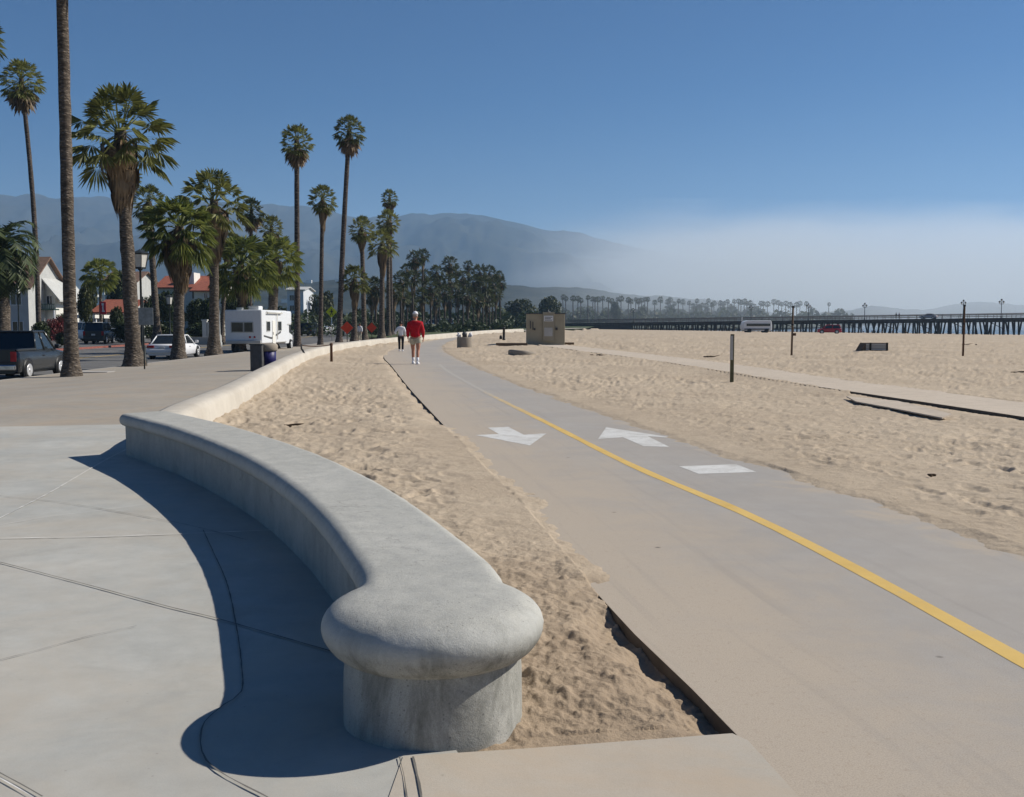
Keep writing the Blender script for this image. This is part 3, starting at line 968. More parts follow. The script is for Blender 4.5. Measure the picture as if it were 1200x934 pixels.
ys = np.concatenate([np.linspace(-8, 14, 12), np.linspace(15, 112, 60)])
def sidewalk_right(y):
    W = [(p.x, p.y) for p in wc]
    yy = np.array([p[1] for p in W]); xx = np.array([p[0] for p in W])
    return np.where(y < 12.8, -8.0, np.interp(y, yy, xx))
s_ = np.linspace(0, 1, 24)
XL = kx(ys)[:, None] + 0.15; XR = sidewalk_right(ys)[:, None]
X = XL * (1 - s_) + XR * s_; Y = np.repeat(ys[:, None], 24, 1)
o = grid_mesh('sidewalk', X, Y, side_z(X) - 0.006, M['sidewalk']); tag(o, kind='structure')
kb = MB()
ks = np.linspace(-8, 112, 50)
for a, b in zip(ks[:-1], ks[1:]):
    xa, xb = float(kx(a)), float(kx(b))
    z1 = -0.425
    kb.add([(xa, a, ROADZ - 0.1), (xa, a, z1), (xa + .15, a, z1), (xa + .15, a, ROADZ - 0.1),
            (xb, b, ROADZ - 0.1), (xb, b, z1), (xb + .15, b, z1), (xb + .15, b, ROADZ - 0.1)], [(0, 4, 5, 1), (1, 5, 6, 2), (2, 6, 7, 3)])
o = kb.build('kerb', M['kerb']); tag(o, kind='structure')
ys = np.linspace(-10, 420, 90)
X = np.stack([kx(ys) - 15, kx(ys) - 7.5, kx(ys) + 0.05], 1); Y = np.repeat(ys[:, None], 3, 1)
o = grid_mesh('road', X, Y, np.full(X.shape, ROADZ), M['asphalt']); tag(o, kind='structure')
road = o
for off in (-7.3, -7.6):
    vs, fs = [], []
    for y in np.linspace(0, 200, 60):
        x = float(kx(y)) + off
        vs += [(x, y, ROADZ + .004), (x + .12, y, ROADZ + .004)]
    fs = [(2 * i, 2 * i + 1, 2 * i + 3, 2 * i + 2) for i in range(59)]
    q_ = MB(); q_.add(vs, fs); q_.build('lane_line', M['yellow'], road)
# verge and land across the road and under the grove
ys = np.linspace(-20, 450, 60)
X = np.stack([np.full(ys.shape, -420.0), kx(ys) - 60, kx(ys) - 15], 1); Y = np.repeat(ys[:, None], 3, 1)
Z = np.stack([np.full(ys.shape, -.3), np.full(ys.shape, -.44), np.full(ys.shape, -.44)], 1)
o = grid_mesh('lawn', X, Y, Z, M['lawn']); tag(o, kind='structure')
ys = np.linspace(111.9, 450, 60)
wy = np.array([p.y for p in wc]); wx = np.array([p.x for p in wc])
xr = np.interp(ys, np.append(wy, [200, 226]), np.append(wx, [12, 16])); xr = np.where(ys > 226, 16 + (ys - 226) * 0.1, xr)
s_ = np.linspace(0, 1, 6)
X = kx(ys)[:, None] * (1 - s_) + (xr[:, None]) * s_; Y = np.repeat(ys[:, None], 6, 1)
o = grid_mesh('park_ground', X, Y, np.full(X.shape, -0.2), M['lawn']); tag(o, kind='structure')
# far kerb (painted red where it turns into the driveway)
kb = MB()
for a, b in zip(np.linspace(40, 140, 30)[:-1], np.linspace(40, 140, 30)[1:]):
    xa, xb = float(kx(a)) - 15, float(kx(b)) - 15
    kb.add([(xa, a, ROADZ), (xa, a, -.40), (xa - .2, a, -.40), (xb, b, ROADZ), (xb, b, -.40), (xb - .2, b, -.40)], [(0, 3, 4, 1), (1, 4, 5, 2)])
o = kb.build('far_kerb', M['redkerb']); tag(o, kind='structure')
# parking court across the road
MB().poly([(-75, 70, -.43), (-75, 125, -.43), (-34.5, 125, -.43), (-33, 70, -.43)]).build('parking_court', M['asphalt'])
tag(bpy.data.objects['parking_court'], kind='structure')

# ------------------------------------------------------------------ bench
def sweep_profile(center, prof, name):
    """prof: list of (offset, z) closed section; swept along center"""
    mb = MB(); secs = []
    for i, p in enumerate(center):
        t_ = (center[min(i + 1, len(center) - 1)] - center[max(i - 1, 0)]).normalized()
        nn = Vector((-t_.y, t_.x, 0))
        secs.append([(p.x + nn.x * a, p.y + nn.y * a, z) for a, z in prof])
    mb.loft(secs, True)
    return mb


def remesh_join(parts, name, mat, parent, voxel, smooth=6, disp=0.0):
    mb = MB()
    for p in parts:
        mb.add(p.v, p.f, True)
    me = mb.mesh(name + '_src')
    bm = bmesh.new(); bm.from_mesh(me)
    bmesh.ops.recalc_face_normals(bm, faces=bm.faces); bm.to_mesh(me); bm.free()
    o = bpy.data.objects.new(name, me); COL.objects.link(o)
    md = o.modifiers.new('r', 'REMESH'); md.mode = 'VOXEL'; md.voxel_size = voxel
    s = o.modifiers.new('s', 'SMOOTH'); s.factor = 0.5; s.iterations = smooth
    r = evaluated(o, name, mat, parent)
    if disp:
        n = len(r.data.vertices); co = np.empty(n * 3, np.float32); r.data.vertices.foreach_get('co', co); co = co.reshape(-1, 3)
        nr = np.empty(n * 3, np.float32); r.data.vertices.foreach_get('normal', nr); nr = nr.reshape(-1, 3)
        d = fbm(co[:, 0] * 2.5 + co[:, 2] * 3, co[:, 1] * 2.5 - co[:, 2] * 2, 4, 5) * disp + fbm(co[:, 0] * 11 + co[:, 2] * 7, co[:, 1] * 11, 3, 8) * disp * 0.3
        co = co + nr * d[:, None]
        r.data.vertices.foreach_set('co', co.astype(np.float32).ravel()); r.data.update()
    return r


bench = thing('concrete_bench', 'long curved grey concrete seat wall with a round mushroom-shaped near end', 'bench', (DRUM[0], DRUM[1], 0))
HW = 0.315
TOPZ = 0.505


def slab_prof(hw):
    pr_ = []
    r = 0.078
    for k in range(9):
        a = PI / 2 - PI * k / 8
        pr_.append((hw - r + r * math.cos(a), TOPZ - r + r * math.sin(a)))
    right = pr_
    left = [(-x, z) for x, z in pr_[::-1]]
    return left[::-1][::-1] + right if False else right + left


def local(mb):
    mb.v = [(x - DRUM[0], y - DRUM[1], z) for x, y, z in mb.v]
    return mb


drum_prof = [(0, 0.26), (0.33, 0.262), (0.37, 0.275), (0.41, 0.305), (0.438, 0.345), (0.45, 0.385), (0.442, 0.42), (0.415, 0.455), (0.37, 0.482), (0.31, 0.498), (0.2, 0.507), (0, 0.512)]
sl_ = local(sweep_profile(bc, slab_prof(HW), 's'))
dr_ = MB().lathe(drum_prof, (0, 0, 0), 48)
remesh_join([sl_, dr_], 'seat', M['bench'], bench, 0.014, 8, 0.004)
base_prof = [(HW - 0.07, -0.12), (HW - 0.07, 0.40), (-(HW - 0.07), 0.40), (-(HW - 0.07), -0.12)]
ba_ = local(sweep_profile(bc, base_prof, 's'))
db_ = MB().lathe([(0, -0.12), (0.362, -0.12), (0.36, 0.2), (0.352, 0.3), (0.33, 0.36), (0, 0.36)], (0, 0, 0), 48)
remesh_join([ba_, db_], 'base_wall', M['bench'], bench, 0.016, 3, 0.003)

# low beach wall running on behind the bench
wall = thing('beach_wall', 'low pale concrete wall between the sidewalk and the sand curving into the distance', 'wall', (-5, 14, 0))
wprof = [(0.22, -0.4), (0.22, 0.36), (0.19, 0.41), (0.12, 0.43), (-0.12, 0.43), (-0.2, 0.40), (-0.24, 0.34), (-0.30, -0.2), (-0.30, -0.4)]
mb = sweep_profile(wc, wprof, 'w'); mb.v = [(x + 5, y - 14, z) for x, y, z in mb.v]
mb.build('wall_body', M['wallc'], wall)

# ------------------------------------------------------------------ palm crowns
def fan_leaf(mb, org, az, el, lp, lb, nseg=15, droop=0.25, spread=1.75, width=1.0):
    """a fan-palm leaf: petiole then a pleated fan blade with drooping tips"""
    d = Vector((math.cos(az) * math.cos(el), math.sin(az) * math.cos(el), math.sin(el)))
    s = Vector((-math.sin(az), math.cos(az), 0))
    up = d.cross(s) * -1
    L = lp + lb

    def P(v, r):
        return v - Vector((0, 0, 1)) * droop * (r / L) ** 2 * L
    e = org + d * lp
    e = P(e, lp)
    w = 0.018
    mb.add([org + s * w, org - s * w, e - s * w * .6, e + s * w * .6], [(0, 1, 2, 3)])
    roll = random.uniform(-0.5, 0.5)
    s2 = (s * math.cos(roll) + up * math.sin(roll)); u2 = up * math.cos(roll) - s * math.sin(roll)
    for k in range(nseg):
        th = spread * (2 * (k + 0.5) / nseg - 1) + random.uniform(-.03, .03)
        c, sn = math.cos(th), math.sin(th)
        dr = d * c + s2 * sn
        q = s2 * c - d * sn
        ln = lb * (1.0 - 0.28 * (abs(th) / spread) ** 2) * random.uniform(0.88, 1.05)
        hw = ln * 0.58 * math.tan(spread / nseg) * 0.95 * width
        fold = u2 * (0.05 * lb * (1 if k % 2 else -1))
        cup = u2 * (0.12 * lb * abs(sn))
        m_ = e + dr * ln * 0.6 + cup
        m_ = m_ - Vector((0, 0, droop * 0.35 * ln))
        tip = e + dr * ln + cup * 0.6 - Vector((0, 0, droop * 1.25 * ln))
        i0 = e + dr * 0.03
        mb.add([i0, m_ - q * hw + fold, tip, m_ + q * hw - fold], [(0, 1, 2), (0, 2, 3)])


def crown_mesh(name, n=70, e_lo=-35, e_hi=82, lp=0.45, lb=0.62, droop=0.25, nseg=15, zsq=1.0, power=1.0, seed=1):
    random.seed(seed)
    mb = MB()
    for k in range(n):
        f = (k + 0.5) / n
        el = R(e_hi + (e_lo - e_hi) * f ** power) + random.uniform(-.12, .12)
        az = k * 2.39996 + random.uniform(-.3, .3)
        sc = random.uniform(0.85, 1.1)
        org = Vector((math.cos(az) * 0.05, math.sin(az) * 0.05, -0.12 * f))
        dr = droop * (0.6 + 0.8 * f)
        fan_leaf(mb, org, az, el, lp * sc, lb * sc, nseg, dr)
    if zsq != 1.0:
        mb.v = [(x, y, z * zsq) for x, y, z in mb.v]
    me = mb.mesh(name)
    return me


def skirt_mesh(name, n=70, length=1.0, rad=0.42, seed=3, taper=0.6):
    """petticoat of dead fronds hanging against the trunk"""
    random.seed(seed)
    mb = MB()
    for k in range(n):
        az = k * 2.39996
        f = random.random()
        z0 = -f * length * 0.75
        bul = rad * (0.55 + 0.6 * math.sin(PI * min(1, (f + 0.12)))) * (1 - (1 - taper) * f)
        o = Vector((math.cos(az), math.sin(az), 0))
        sd_ = Vector((-math.sin(az), math.cos(az), 0))
        ln = length * random.uniform(0.3, 0.5)
        p0 = o * (0.08) + Vector((0, 0, z0 + 0.12))
        p1 = o * bul * random.uniform(.85, 1.15) + Vector((0, 0, z0 - 0.02))
        w_ = ln * 0.42
        for j in range(6):
            t0 = (j - 2.5) / 2.5
            a_ = p1 + sd_ * w_ * t0 * 0.45
            tip = p1 + sd_ * w_ * t0 * 0.75 - o * bul * 0.3 - Vector((0, 0, ln * (1 - 0.25 * abs(t0)) * random.uniform(.85, 1.1)))
            mid = (a_ + tip) / 2 + o * 0.04
            hw = w_ * 0.16
            mb.add([p0, a_ - sd_ * hw, mid - sd_ * hw, tip, mid + sd_ * hw, a_ + sd_ * hw], [(0, 1, 5), (1, 2, 4, 5), (2, 3, 4)])
    me = mb.mesh(name)
    return me


CR = {
    'broad': [crown_mesh('crown', 54, -34, 84, 0.62, 0.4, 0.27, 17, 1, 0.85, s) for s in (1, 2, 3)],
    'lush': [crown_mesh('crown', 64, -46, 80, 0.6, 0.44, 0.37, 19, 1, 0.9, s) for s in (4, 5)],
    'ball': [crown_mesh('crown', 80, -64, 84, 0.62, 0.38, 0.18, 13, 1, 0.9, s) for s in (6, 7, 8)],
    'far': [crown_mesh('crown', 34, -50, 80, 0.5, 0.5, 0.25, 9, 1, 0.9, s) for s in (9, 10, 11)],
}
for k, ms in CR.items():
    for me in ms:
        me.materials.append(M['palm_lush'] if k == 'lush' else M['far_leaf'] if k == 'far' else M['palm_leaf'])
SK = [skirt_mesh('dead_fronds', 80, 1.0, 0.42, 3), skirt_mesh('dead_fronds', 60, 1.0, 0.36, 4), skirt_mesh('dead_fronds', 26, 1.0, 0.42, 5)]
for me in SK: me.materials.append(M['palm_dead'])
# a drooping cone of brown and green old leaves below a compact crown
CONE = [crown_mesh('old_fronds', 40, -80, -45, 0.55, 0.55, 0.1, 9, 1, 1, s) for s in (21, 22)]
for me in CONE: me.materials.append(M['palm_dead'])


def child_mesh(name, me, parent, loc=(0, 0, 0), sc=1.0, rz=0.0):
    o = bpy.data.objects.new(name, me)
    link(o, parent)
    o.location = loc; o.scale = (sc, sc, sc) if not hasattr(sc, '__len__') else sc
    o.rotation_euler = (0, 0, rz)
    return o


def trunk_path(h, dx, dy=0.0, bow=0.0, n=14):
    pts = []
    for i in range(n + 1):
        f = i / n
        pts.append(Vector((dx * f + bow * math.sin(PI * f), dy * f, h * f)))
    return pts


PALMN = [0]


def palm(label, base_px, base_py, crown_px, crown_py, rpx, kind='ball', wpx=9, zb=None, d=None, skirt=0.0, skirt_r=0.9, cone=False, flare=1.9,
         bow=0.0, group=None, bark='bark', name='fan_palm', squash=1.0):
    """base and crown centre located by their bearing at the palm's own distance"""
    if d is None:
        z = -0.42 if zb is None else zb
        for _ in range(8):
            x, y = G(base_px, base_py, z)
            if zb is None: z = float(side_z(x))
        zb_ = z
    else:
        y = d; zb_ = zat(base_py, d) if zb is None else zb
    x = xat(base_px, y)
    mpp = y / 1200 * 1.003
    h = zat(crown_py, y) - zb_
    dx = xat(crown_px, y) - x
    r = rpx * mpp
    PALMN[0] += 1
    i = PALMN[0]
    t = thing(name, label, 'palm tree', (x, y, zb_), 0, group)
    pts = trunk_path(h, dx, 0, bow * mpp)
    rw = wpx * mpp / 2
    rad = []
    for k in range(len(pts)):
        f = k / (len(pts) - 1)
        rad.append(rw * (1.0 - 0.22 * f) * (1 + (flare - 1) * math.exp(-f * h / 0.55)))
    # finer rungs near the flare
    P2_, R2_ = [], []
    for k in range(len(pts) - 1):
        sub = 6 if k == 0 else 2
        for j in range(sub):
            f = (k + j / sub) / (len(pts) - 1)
            P2_.append(pts[k].lerp(pts[k + 1], j / sub))
            R2_.append(rw * (1.0 - 0.22 * f) * (1 + (flare - 1) * math.exp(-f * h / 0.55)) * random.uniform(.96, 1.04))
    P2_.append(pts[-1]); R2_.append(rad[-1])
    P2_.insert(0, pts[0] - Vector((0, 0, .4))); R2_.insert(0, R2_[0] * 1.05)
    MB().tube(P2_, R2_, 12, True, True, 0.05 if wpx < 8 else 0.12).build('trunk', M[bark], t, fix=False)
    top = pts[-1]
    me = CR[kind][i % len(CR[kind])]
    child_mesh('crown', me, t, top, (r, r, r * squash), i * 1.3)
    if skirt:
        sk = SK[i % 2] if skirt * mpp * 1200 > 0 else SK[2]
        child_mesh('dead_fronds', sk, t, top - Vector((0, 0, r * 0.12)), (r * skirt_r, r * skirt_r, skirt * mpp), i * 0.7)
    if cone:
        child_mesh('dead_fronds', CONE[i % 2], t, top - Vector((0, 0, r * 0.1)), (r * 0.9, r * 0.9, r * 1.15), i * 0.9)
    return t


# the row along the kerb, from the near one back
palm('massive bare trunk of a palm taller than the picture, rising by the dark parked pickup', 82, 441, 86, -150, 95, 'broad', 15, skirt=80, flare=1.8)
palm('tall palm mostly out of the picture, fronds just reaching in at the upper left edge', -46, 432, -17, 38, 34, 'ball', 9, skirt=44)
palm('thick-trunked fan palm with ragged brown skirt, largest crown beside the lamp post', 156, 429, 147, 153, 60, 'broad', 17, skirt=84, skirt_r=0.95, flare=1.7)
palm('short lush fan palm with a brown skirt behind the white sedan', 208, 419, 213, 264, 44, 'lush', 13, skirt=68, skirt_r=0.95, flare=1.6)
palm('fan palm with dense dark skirted crown, next beyond the short lush palm', 250, 415, 254, 234, 42, 'broad', 12, skirt=66, skirt_r=0.95)
palm('low leafy fan palm in front of the motorhome rear', 281, 411, 284, 306, 42, 'lush', 9, skirt=45, skirt_r=0.6)
palm('low leafy fan palm in front of the motorhome door', 318, 408, 324, 300, 32, 'lush', 11, skirt=30, skirt_r=0.7)
palm('tall slim palm with pom-pom crown, left of the two tallest by the road', 348, 406, 351, 164, 21, 'ball', 7, cone=True, flare=1.6, bark='bark_slim')
palm('slim palm with a round crown, the shorter one between two tall slim palms', 375, 404, 380, 232, 18, 'ball', 5.5, skirt=34, skirt_r=0.8, flare=1.5, bark='bark_slim')
palm('tallest slim palm, gently bent, its trunk rising by the orange diamond sign', 397, 401, 412, 152, 20, 'ball', 6.5, cone=True, flare=1.5, bow=-1, bark='bark_slim')
palm('low bushy palm with thick crown just past the orange diamond sign', 415, 398.5, 416, 326, 19, 'broad', 6, skirt=36, skirt_r=0.8, d=98)
palm('mid-height palm whose crown stands clear against the mountain, left of the clustered crowns', 427, 398, 425, 267, 16, 'ball', 6, skirt=26, skirt_r=0.8, d=102)
palm('palm with bushy crown, lower of the two stacked crowns above the walkers', 447, 396, 449, 284, 19, 'broad', 6.5, skirt=38, skirt_r=0.8, d=108)
palm('palm with shaggy crown peeking out directly under the highest round crown', 455, 394, 456, 258, 15, 'ball', 5, skirt=26, d=122)
palm('palm with small round crown, highest of the crowns above the two walkers', 459, 393, 458, 231, 11, 'ball', 4, d=135, cone=True, bark='bark_slim')
# across the road and behind
palm('very tall slim palm with round head, standing in front of the white gabled house', 45, 400, 35, 92, 26, 'ball', 6, d=86, cone=True, flare=1.4, bow=4, bark='bark_slim')
palm('fan palm with dense crown half hidden behind the largest skirted palm', 184, 398, 178, 236, 22, 'ball', 8, d=84, skirt=40)
palm('palm on a hair-thin trunk behind the lamp post, crown hidden in the large palm', 158, 398, 155, 205, 16, 'ball', 4, d=95, cone=True, bark='bark_slim')
palm('palm with a brown-edged crown behind the skirted palms, left one of two', 292, 398, 297, 246, 17, 'ball', 5, d=96, cone=True, bark='bark_slim')
palm('palm with a tattered brownish crown behind the low leafy palms, right one of two', 316, 397, 320, 265, 15, 'ball', 5, d=100, cone=True, bark='bark_slim')
palm('slim palm trunk standing between the skirted palm and the motorhome', 259, 398, 268, 285, 20, 'broad', 5, d=92, skirt=25)
palm('drooping queen palm in front of the low buildings across the road', 118, 398, 119, 318, 22, 'lush', 4, d=105)

# date palm at the left edge
def date_palm():
    d = 62
    x = xat(2, d); zb = -0.43
    t = thing('date_palm', 'wide feathery date palm cut off by the left edge of the picture', 'palm tree', (x, d, zb))
    h = zat(292, d) - zb
    MB().tube(trunk_path(h, 0.1), [0.5 - 0.1 * k / 14 for k in range(15)], 12, True, True, 0.1).build('trunk', M['bark'], t, fix=False)
    random.seed(5)
    mb = MB()
    Lf = 58 * d / 1200
    for k in range(58):
        f = (k + .5) / 58
        el = R(82 - 118 * f) + random.uniform(-.1, .1)
        az = k * 2.39996
        pts = []
        p = Vector((0.1, 0, h - 0.3 * f)); e = el
        st = Lf * random.uniform(.85, 1.1) / 10
        for j in range(11):
            pts.append(p.copy())
            p = p + Vector((math.cos(az) * math.cos(e), math.sin(az) * math.cos(e), math.sin(e))) * st
            e -= 0.13 + 0.02 * j
        mb.tube(pts, [0.035 * (1 - j / 12) for j in range(11)], 3, False)
        sd_ = Vector((-math.sin(az), math.cos(az), 0))
        for j in range(17):
            u = 1.2 + j * 0.52
            a = int(u); fr_ = u - a
            if a >= 10: continue
            q = pts[a].lerp(pts[a + 1], fr_); dd = (pts[a + 1] - pts[a]).normalized()
            for sg in (-1, 1):
                ln = 0.6 * math.sin(PI * min(1, 0.15 + 0.85 * (1 - j / 18))) + 0.14
                dr = (dd * 0.65 + sd_ * sg * 0.75 + Vector((0, 0, random.uniform(-.35, .15)))).normalized()
                tip = q + dr * ln - Vector((0, 0, 0.1))
                mb.add([q - dd * 0.11, q + dd * 0.11, tip], [(0, 1, 2)])
    mb.build('crown', M['date_leaf'], t, fix=False)


date_palm()

# ------------------------------------------------------------------ the grove behind the walkers, and the far row
random.seed(11)


def simple_palm_proto(name, label, kind, h, r, tw, group, sk):
    t = thing(name, label, 'palm tree', (0, -500, 0), 0, group)
    MB().tube(trunk_path(1, 0.0, 0, 0.0, 5), [tw * 1.4, tw, tw, tw * .95, tw * .9, tw * .85], 7).build('trunk', M['bark_slim'], t, fix=False)
    child_mesh('crown', CR[kind][0], t)
    if sk: child_mesh('dead_fronds', SK[2], t)
    return t


def place_palm(proto, x, y, z, h, r, kind, idx, skirt, first=False):
    c = proto if first else copy_tree(proto)
    c.location = (x, y, z)
    for ch in c.children:
        st = ch.name.split('.')[0]
        if st == 'trunk':
            ch.scale = (1, 1, h)
            ch.rotation_euler = (random.uniform(-.012, .012), random.uniform(-.02, .02), 0)
        elif st == 'crown':
            ch.data = CR[kind][idx % len(CR[kind])]
            ch.location = (0, 0, h); ch.scale = (r, r, r); ch.rotation_euler = (0, 0, idx)
        else:
            ch.location = (0, 0, h - r * 0.1); ch.scale = (r * .85, r * .85, skirt); ch.rotation_euler = (0, 0, idx)
    return c


gl = 'slim fan palm in the dense grove behind the walkers and the concrete litter bin'
gp = simple_palm_proto('fan_palm', gl, 'far', 1, 1, 0.17, 'palms crowded in the grove beyond the walkers', True)
used = False
# (crown px, crown py, radius px, distance)
grove = [(487, 302, 12, 175), (496, 298, 9, 178), (484, 325, 11, 160), (497, 322, 10, 185), (512, 318, 10, 190), (505, 335, 12, 170), (527, 308, 11, 195),
         (528, 328, 11, 190), (515, 330, 9, 205), (549, 310, 7, 235), (562, 318, 11, 205), (574, 319, 10, 210), (543, 324, 10, 215), (555, 330, 12, 200),
         (566, 334, 13, 200), (577, 332, 12, 208), (586, 330, 9, 225), (470, 328, 12, 150), (462, 340, 12, 140), (472, 345, 11, 155), (521, 342, 11, 185),
         (537, 340, 11, 198), (548, 345, 12, 190), (495, 345, 11, 168), (581, 342, 10, 215), (570, 348, 12, 205), (560, 350, 11, 195), (585, 322, 7, 240),
         (482, 350, 10, 165), (510, 350, 10, 180), (527, 352, 9, 200), (440, 335, 14, 135), (436, 345, 12, 150), (477, 315, 9, 190), (535, 316, 7, 230)]
for i, (px, py, rp, d) in enumerate(grove):
    place_palm(gp, xat(px, d), d, -0.25, zat(py, d) + 0.25, rp * d / 1200 * 1.05, 'far', i, rp * d / 1200 * 1.7, not used); used = True

fl_ = 'distant fan palm in the hazy row of palms beyond the pier'
fp = simple_palm_proto('fan_palm', fl_, 'far', 1, 1, 0.28, 'hazy palms beyond the pier', False)
used = False
i = 0
px = 660.0
while px < 955:
    tall = 349 + (px - 660) * 0.022 + random.uniform(-1.5, 2.5)
    d = random.uniform(520, 600) + (px - 660) * 0.6
    if px > 760 and random.random() < 0.35:
        tall += random.uniform(2, 6)
    rp = random.uniform(3.0, 4.2)
    place_palm(fp, xat(px, d), d, 0.3, zat(tall, d) - 0.3, rp * d / 1200, 'far', i, 0, not used); used = True
    i += 1
    px += random.choice([3.2, 4.2, 5.5, 6.5, 8.5]) if px < 780 else random.choice([2.8, 4, 5, 7.5])
place_palm(fp, xat(971, 700), 700, 0.3, zat(356, 700) - 0.3, 2.6 * 700 / 1200, 'far', 3, 0)

# ------------------------------------------------------------------ bushes and broadleaf trees
def leaf_cloud(name, n, size, seed, sx=1, sy=1, sz=1, lumps=9):
    random.seed(seed)
    L = []
    for k in range(lumps):
        v = Vector((random.gauss(0, 1), random.gauss(0, 1), random.gauss(0, .8))).normalized() * random.uniform(.25, .62)
        L.append((v, random.uniform(.3, .48)))
    L.append((Vector((0, 0, 0)), 0.55))
    mb = MB()
    for k in range(n):
        c, r = random.choice(L)
        v = Vector((random.gauss(0, 1), random.gauss(0, 1), random.gauss(0, 1))).normalized() * r * random.uniform(.55, 1.03) ** 0.5
        p = c + v
        a = Vector((random.gauss(0, 1), random.gauss(0, 1), random.gauss(0, 1))).normalized()
        b = a.cross(Vector((random.gauss(0, 1), random.gauss(0, 1), random.gauss(0, 1)))).normalized()
        s_ = size * random.uniform(.6, 1.3)
        q = [p - a * s_ - b * s_ * .45, p + a * s_ * .2 - b * s_ * .55, p + a * s_, p + a * s_ * .1 + b * s_ * .55]
        mb.add([(v.x * sx, v.y * sy, v.z * sz) for v in q], [(0, 1, 2, 3)])
    return mb.mesh(name)


LC = [leaf_cloud('foliage', 2600, 0.075, s) for s in (31, 32, 33)]
LCH = [leaf_cloud('foliage', 1500, 0.1, s, lumps=12) for s in (36, 37)]
_cl = {}


def cloud(mat, k, big=True):
    key = (mat, k % 3, big)
    if key not in _cl:
        me = (LC[k % 3] if big else LCH[k % 2]).copy(); me.name = 'foliage'; me.materials.clear(); me.materials.append(M[mat]); _cl[key] = me
    return _cl[key]


def bush(label, px0, px1, py_top, py_base, d, mat='bush_leaf', name='shrub', cat='shrub', group=None, trunk=False, k=0, depth=1.0, zb=-.43):
    mpp = d / 1200
    x = xat((px0 + px1) / 2, d)
    zt = zat(py_top, d); zlow = zb if not trunk else zat(py_base, d)
    rx = (px1 - px0) / 2 * mpp * 1.05
    rz = (zt - zlow) / 2 * 1.08
    t = thing(name, label, cat, (x, d, zb), 0, group)
    child_mesh('crown', cloud(mat, k), t, (0, 0, (zt + zlow) / 2 - zb), (rx, rx * depth, rz), k)
    if trunk:
        MB().tube([(0, 0, -.3), (0.1, 0, (zlow - zb) * .6), (0, 0, (zt + zlow) / 2 - zb)], [rx * .09, rx * .07, rx * .04], 8).build('trunk', M['bark_slim'], t, fix=False)
    return t


bush('rounded dark tree behind the yellow crossing sign', 358, 394, 331, 388, 225, 'tree_leaf', 'round_tree', 'tree', trunk=True, k=1)
bush('dark clipped tree hiding the front of the red-roofed house', 213, 248, 344, 392, 112, 'bush_leaf', 'broadleaf_tree', 'tree', trunk=True, k=2)
bush('dark bushy tree behind the white sedan', 178, 214, 333, 388, 118, 'bush_leaf', 'broadleaf_tree', 'tree', trunk=True, k=0)
bush('olive tree beside the white gabled house roof', 52, 84, 319, 366, 128, 'tree_leaf', 'broadleaf_tree', 'tree', trunk=True, k=1)
bush('green tree between the massive trunk and the red banner', 92, 118, 319, 385, 125, 'tree_leaf', 'broadleaf_tree', 'tree', trunk=True, k=2)
bush('dark spreading tree behind the grey-roofed building', 120, 160, 308, 372, 150, 'bush_leaf', 'broadleaf_tree', 'tree', trunk=True, k=0)
bush('red bougainvillea mounded over the hedge behind the dark pickup', 50, 76, 364, 398, 84, 'bougain', 'bougainvillea', 'shrub', k=1)
bush('brownish hedge bush at the front of the white gabled house', 32, 62, 372, 400, 80, 'bush_leaf', 'shrub', 'shrub', k=2)
bush('low green bush at the driveway mouth across the road', 62, 80, 386, 403, 76, 'bush_leaf', 'shrub', 'shrub', k=0)
bush('dark hedge along the verge beneath the lamp post across the road', 128, 160, 375, 402, 90, 'bush_leaf', 'hedge', 'hedge', k=0)
bush('dark hedge behind the white sedan roof', 160, 205, 372, 400, 96, 'bush_leaf', 'hedge', 'hedge', k=1)
bush('hedge between the sedan and the motorhome', 212, 262, 374, 402, 100, 'bush_leaf', 'hedge', 'hedge', k=2)
bush('dark thicket of trees behind the motorhome roof', 255, 300, 330, 392, 130, 'bush_leaf', 'broadleaf_tree', 'tree', trunk=True, k=0)
bush('dark tree mass between the motorhome and the tall slim palm', 292, 340, 352, 392, 150, 'bush_leaf', 'broadleaf_tree', 'tree', trunk=True, k=1)
bush('clipped dark green cypress hedge left of the walkers', 428, 449, 372, 396, 118, 'bush_leaf', 'hedge', 'hedge', k=1, zb=-.3)
bush('grey-green tree right of the grove, behind the beige utility box', 625, 660, 342, 384, 330, 'tree_leaf', 'broadleaf_tree', 'tree', k=2, zb=0)
bush('bushy tree between the grove and the beige utility box', 588, 632, 345, 388, 310, 'tree_leaf', 'broadleaf_tree', 'tree', k=0, zb=0)
bush('dark tree standing taller in the middle of the hazy palm row', 715, 727, 349, 380, 560, 'far_leaf', 'broadleaf_tree', 'tree', k=0, zb=0)
bush('low dark tree at the start of the hazy palm row', 664, 690, 372, 384, 540, 'far_leaf', 'broadleaf_tree', 'tree', k=1, zb=0)
bush('leafy green tree in front of the low orange-roofed building', 88, 112, 326, 388, 100, 'tree_leaf', 'broadleaf_tree', 'tree', trunk=True, k=2)
bush('tall dark shrub between the red banner and the largest palm trunk', 126, 148, 352, 396, 98, 'bush_leaf', 'shrub', 'shrub', k=0)
bush('dark round tree right of the lamp post, covering the cream house corner', 165, 188, 335, 388, 105, 'bush_leaf', 'broadleaf_tree', 'tree', trunk=True, k=1)
bush('dark tree crown tucked between the skirted palm and the motorhome', 228, 262, 342, 392, 106, 'bush_leaf', 'broadleaf_tree', 'tree', trunk=True, k=2)
bush('brownish bush against the corner of the white gabled wing', 62, 82, 358, 398, 96, 'tree_leaf', 'shrub', 'shrub', k=1)
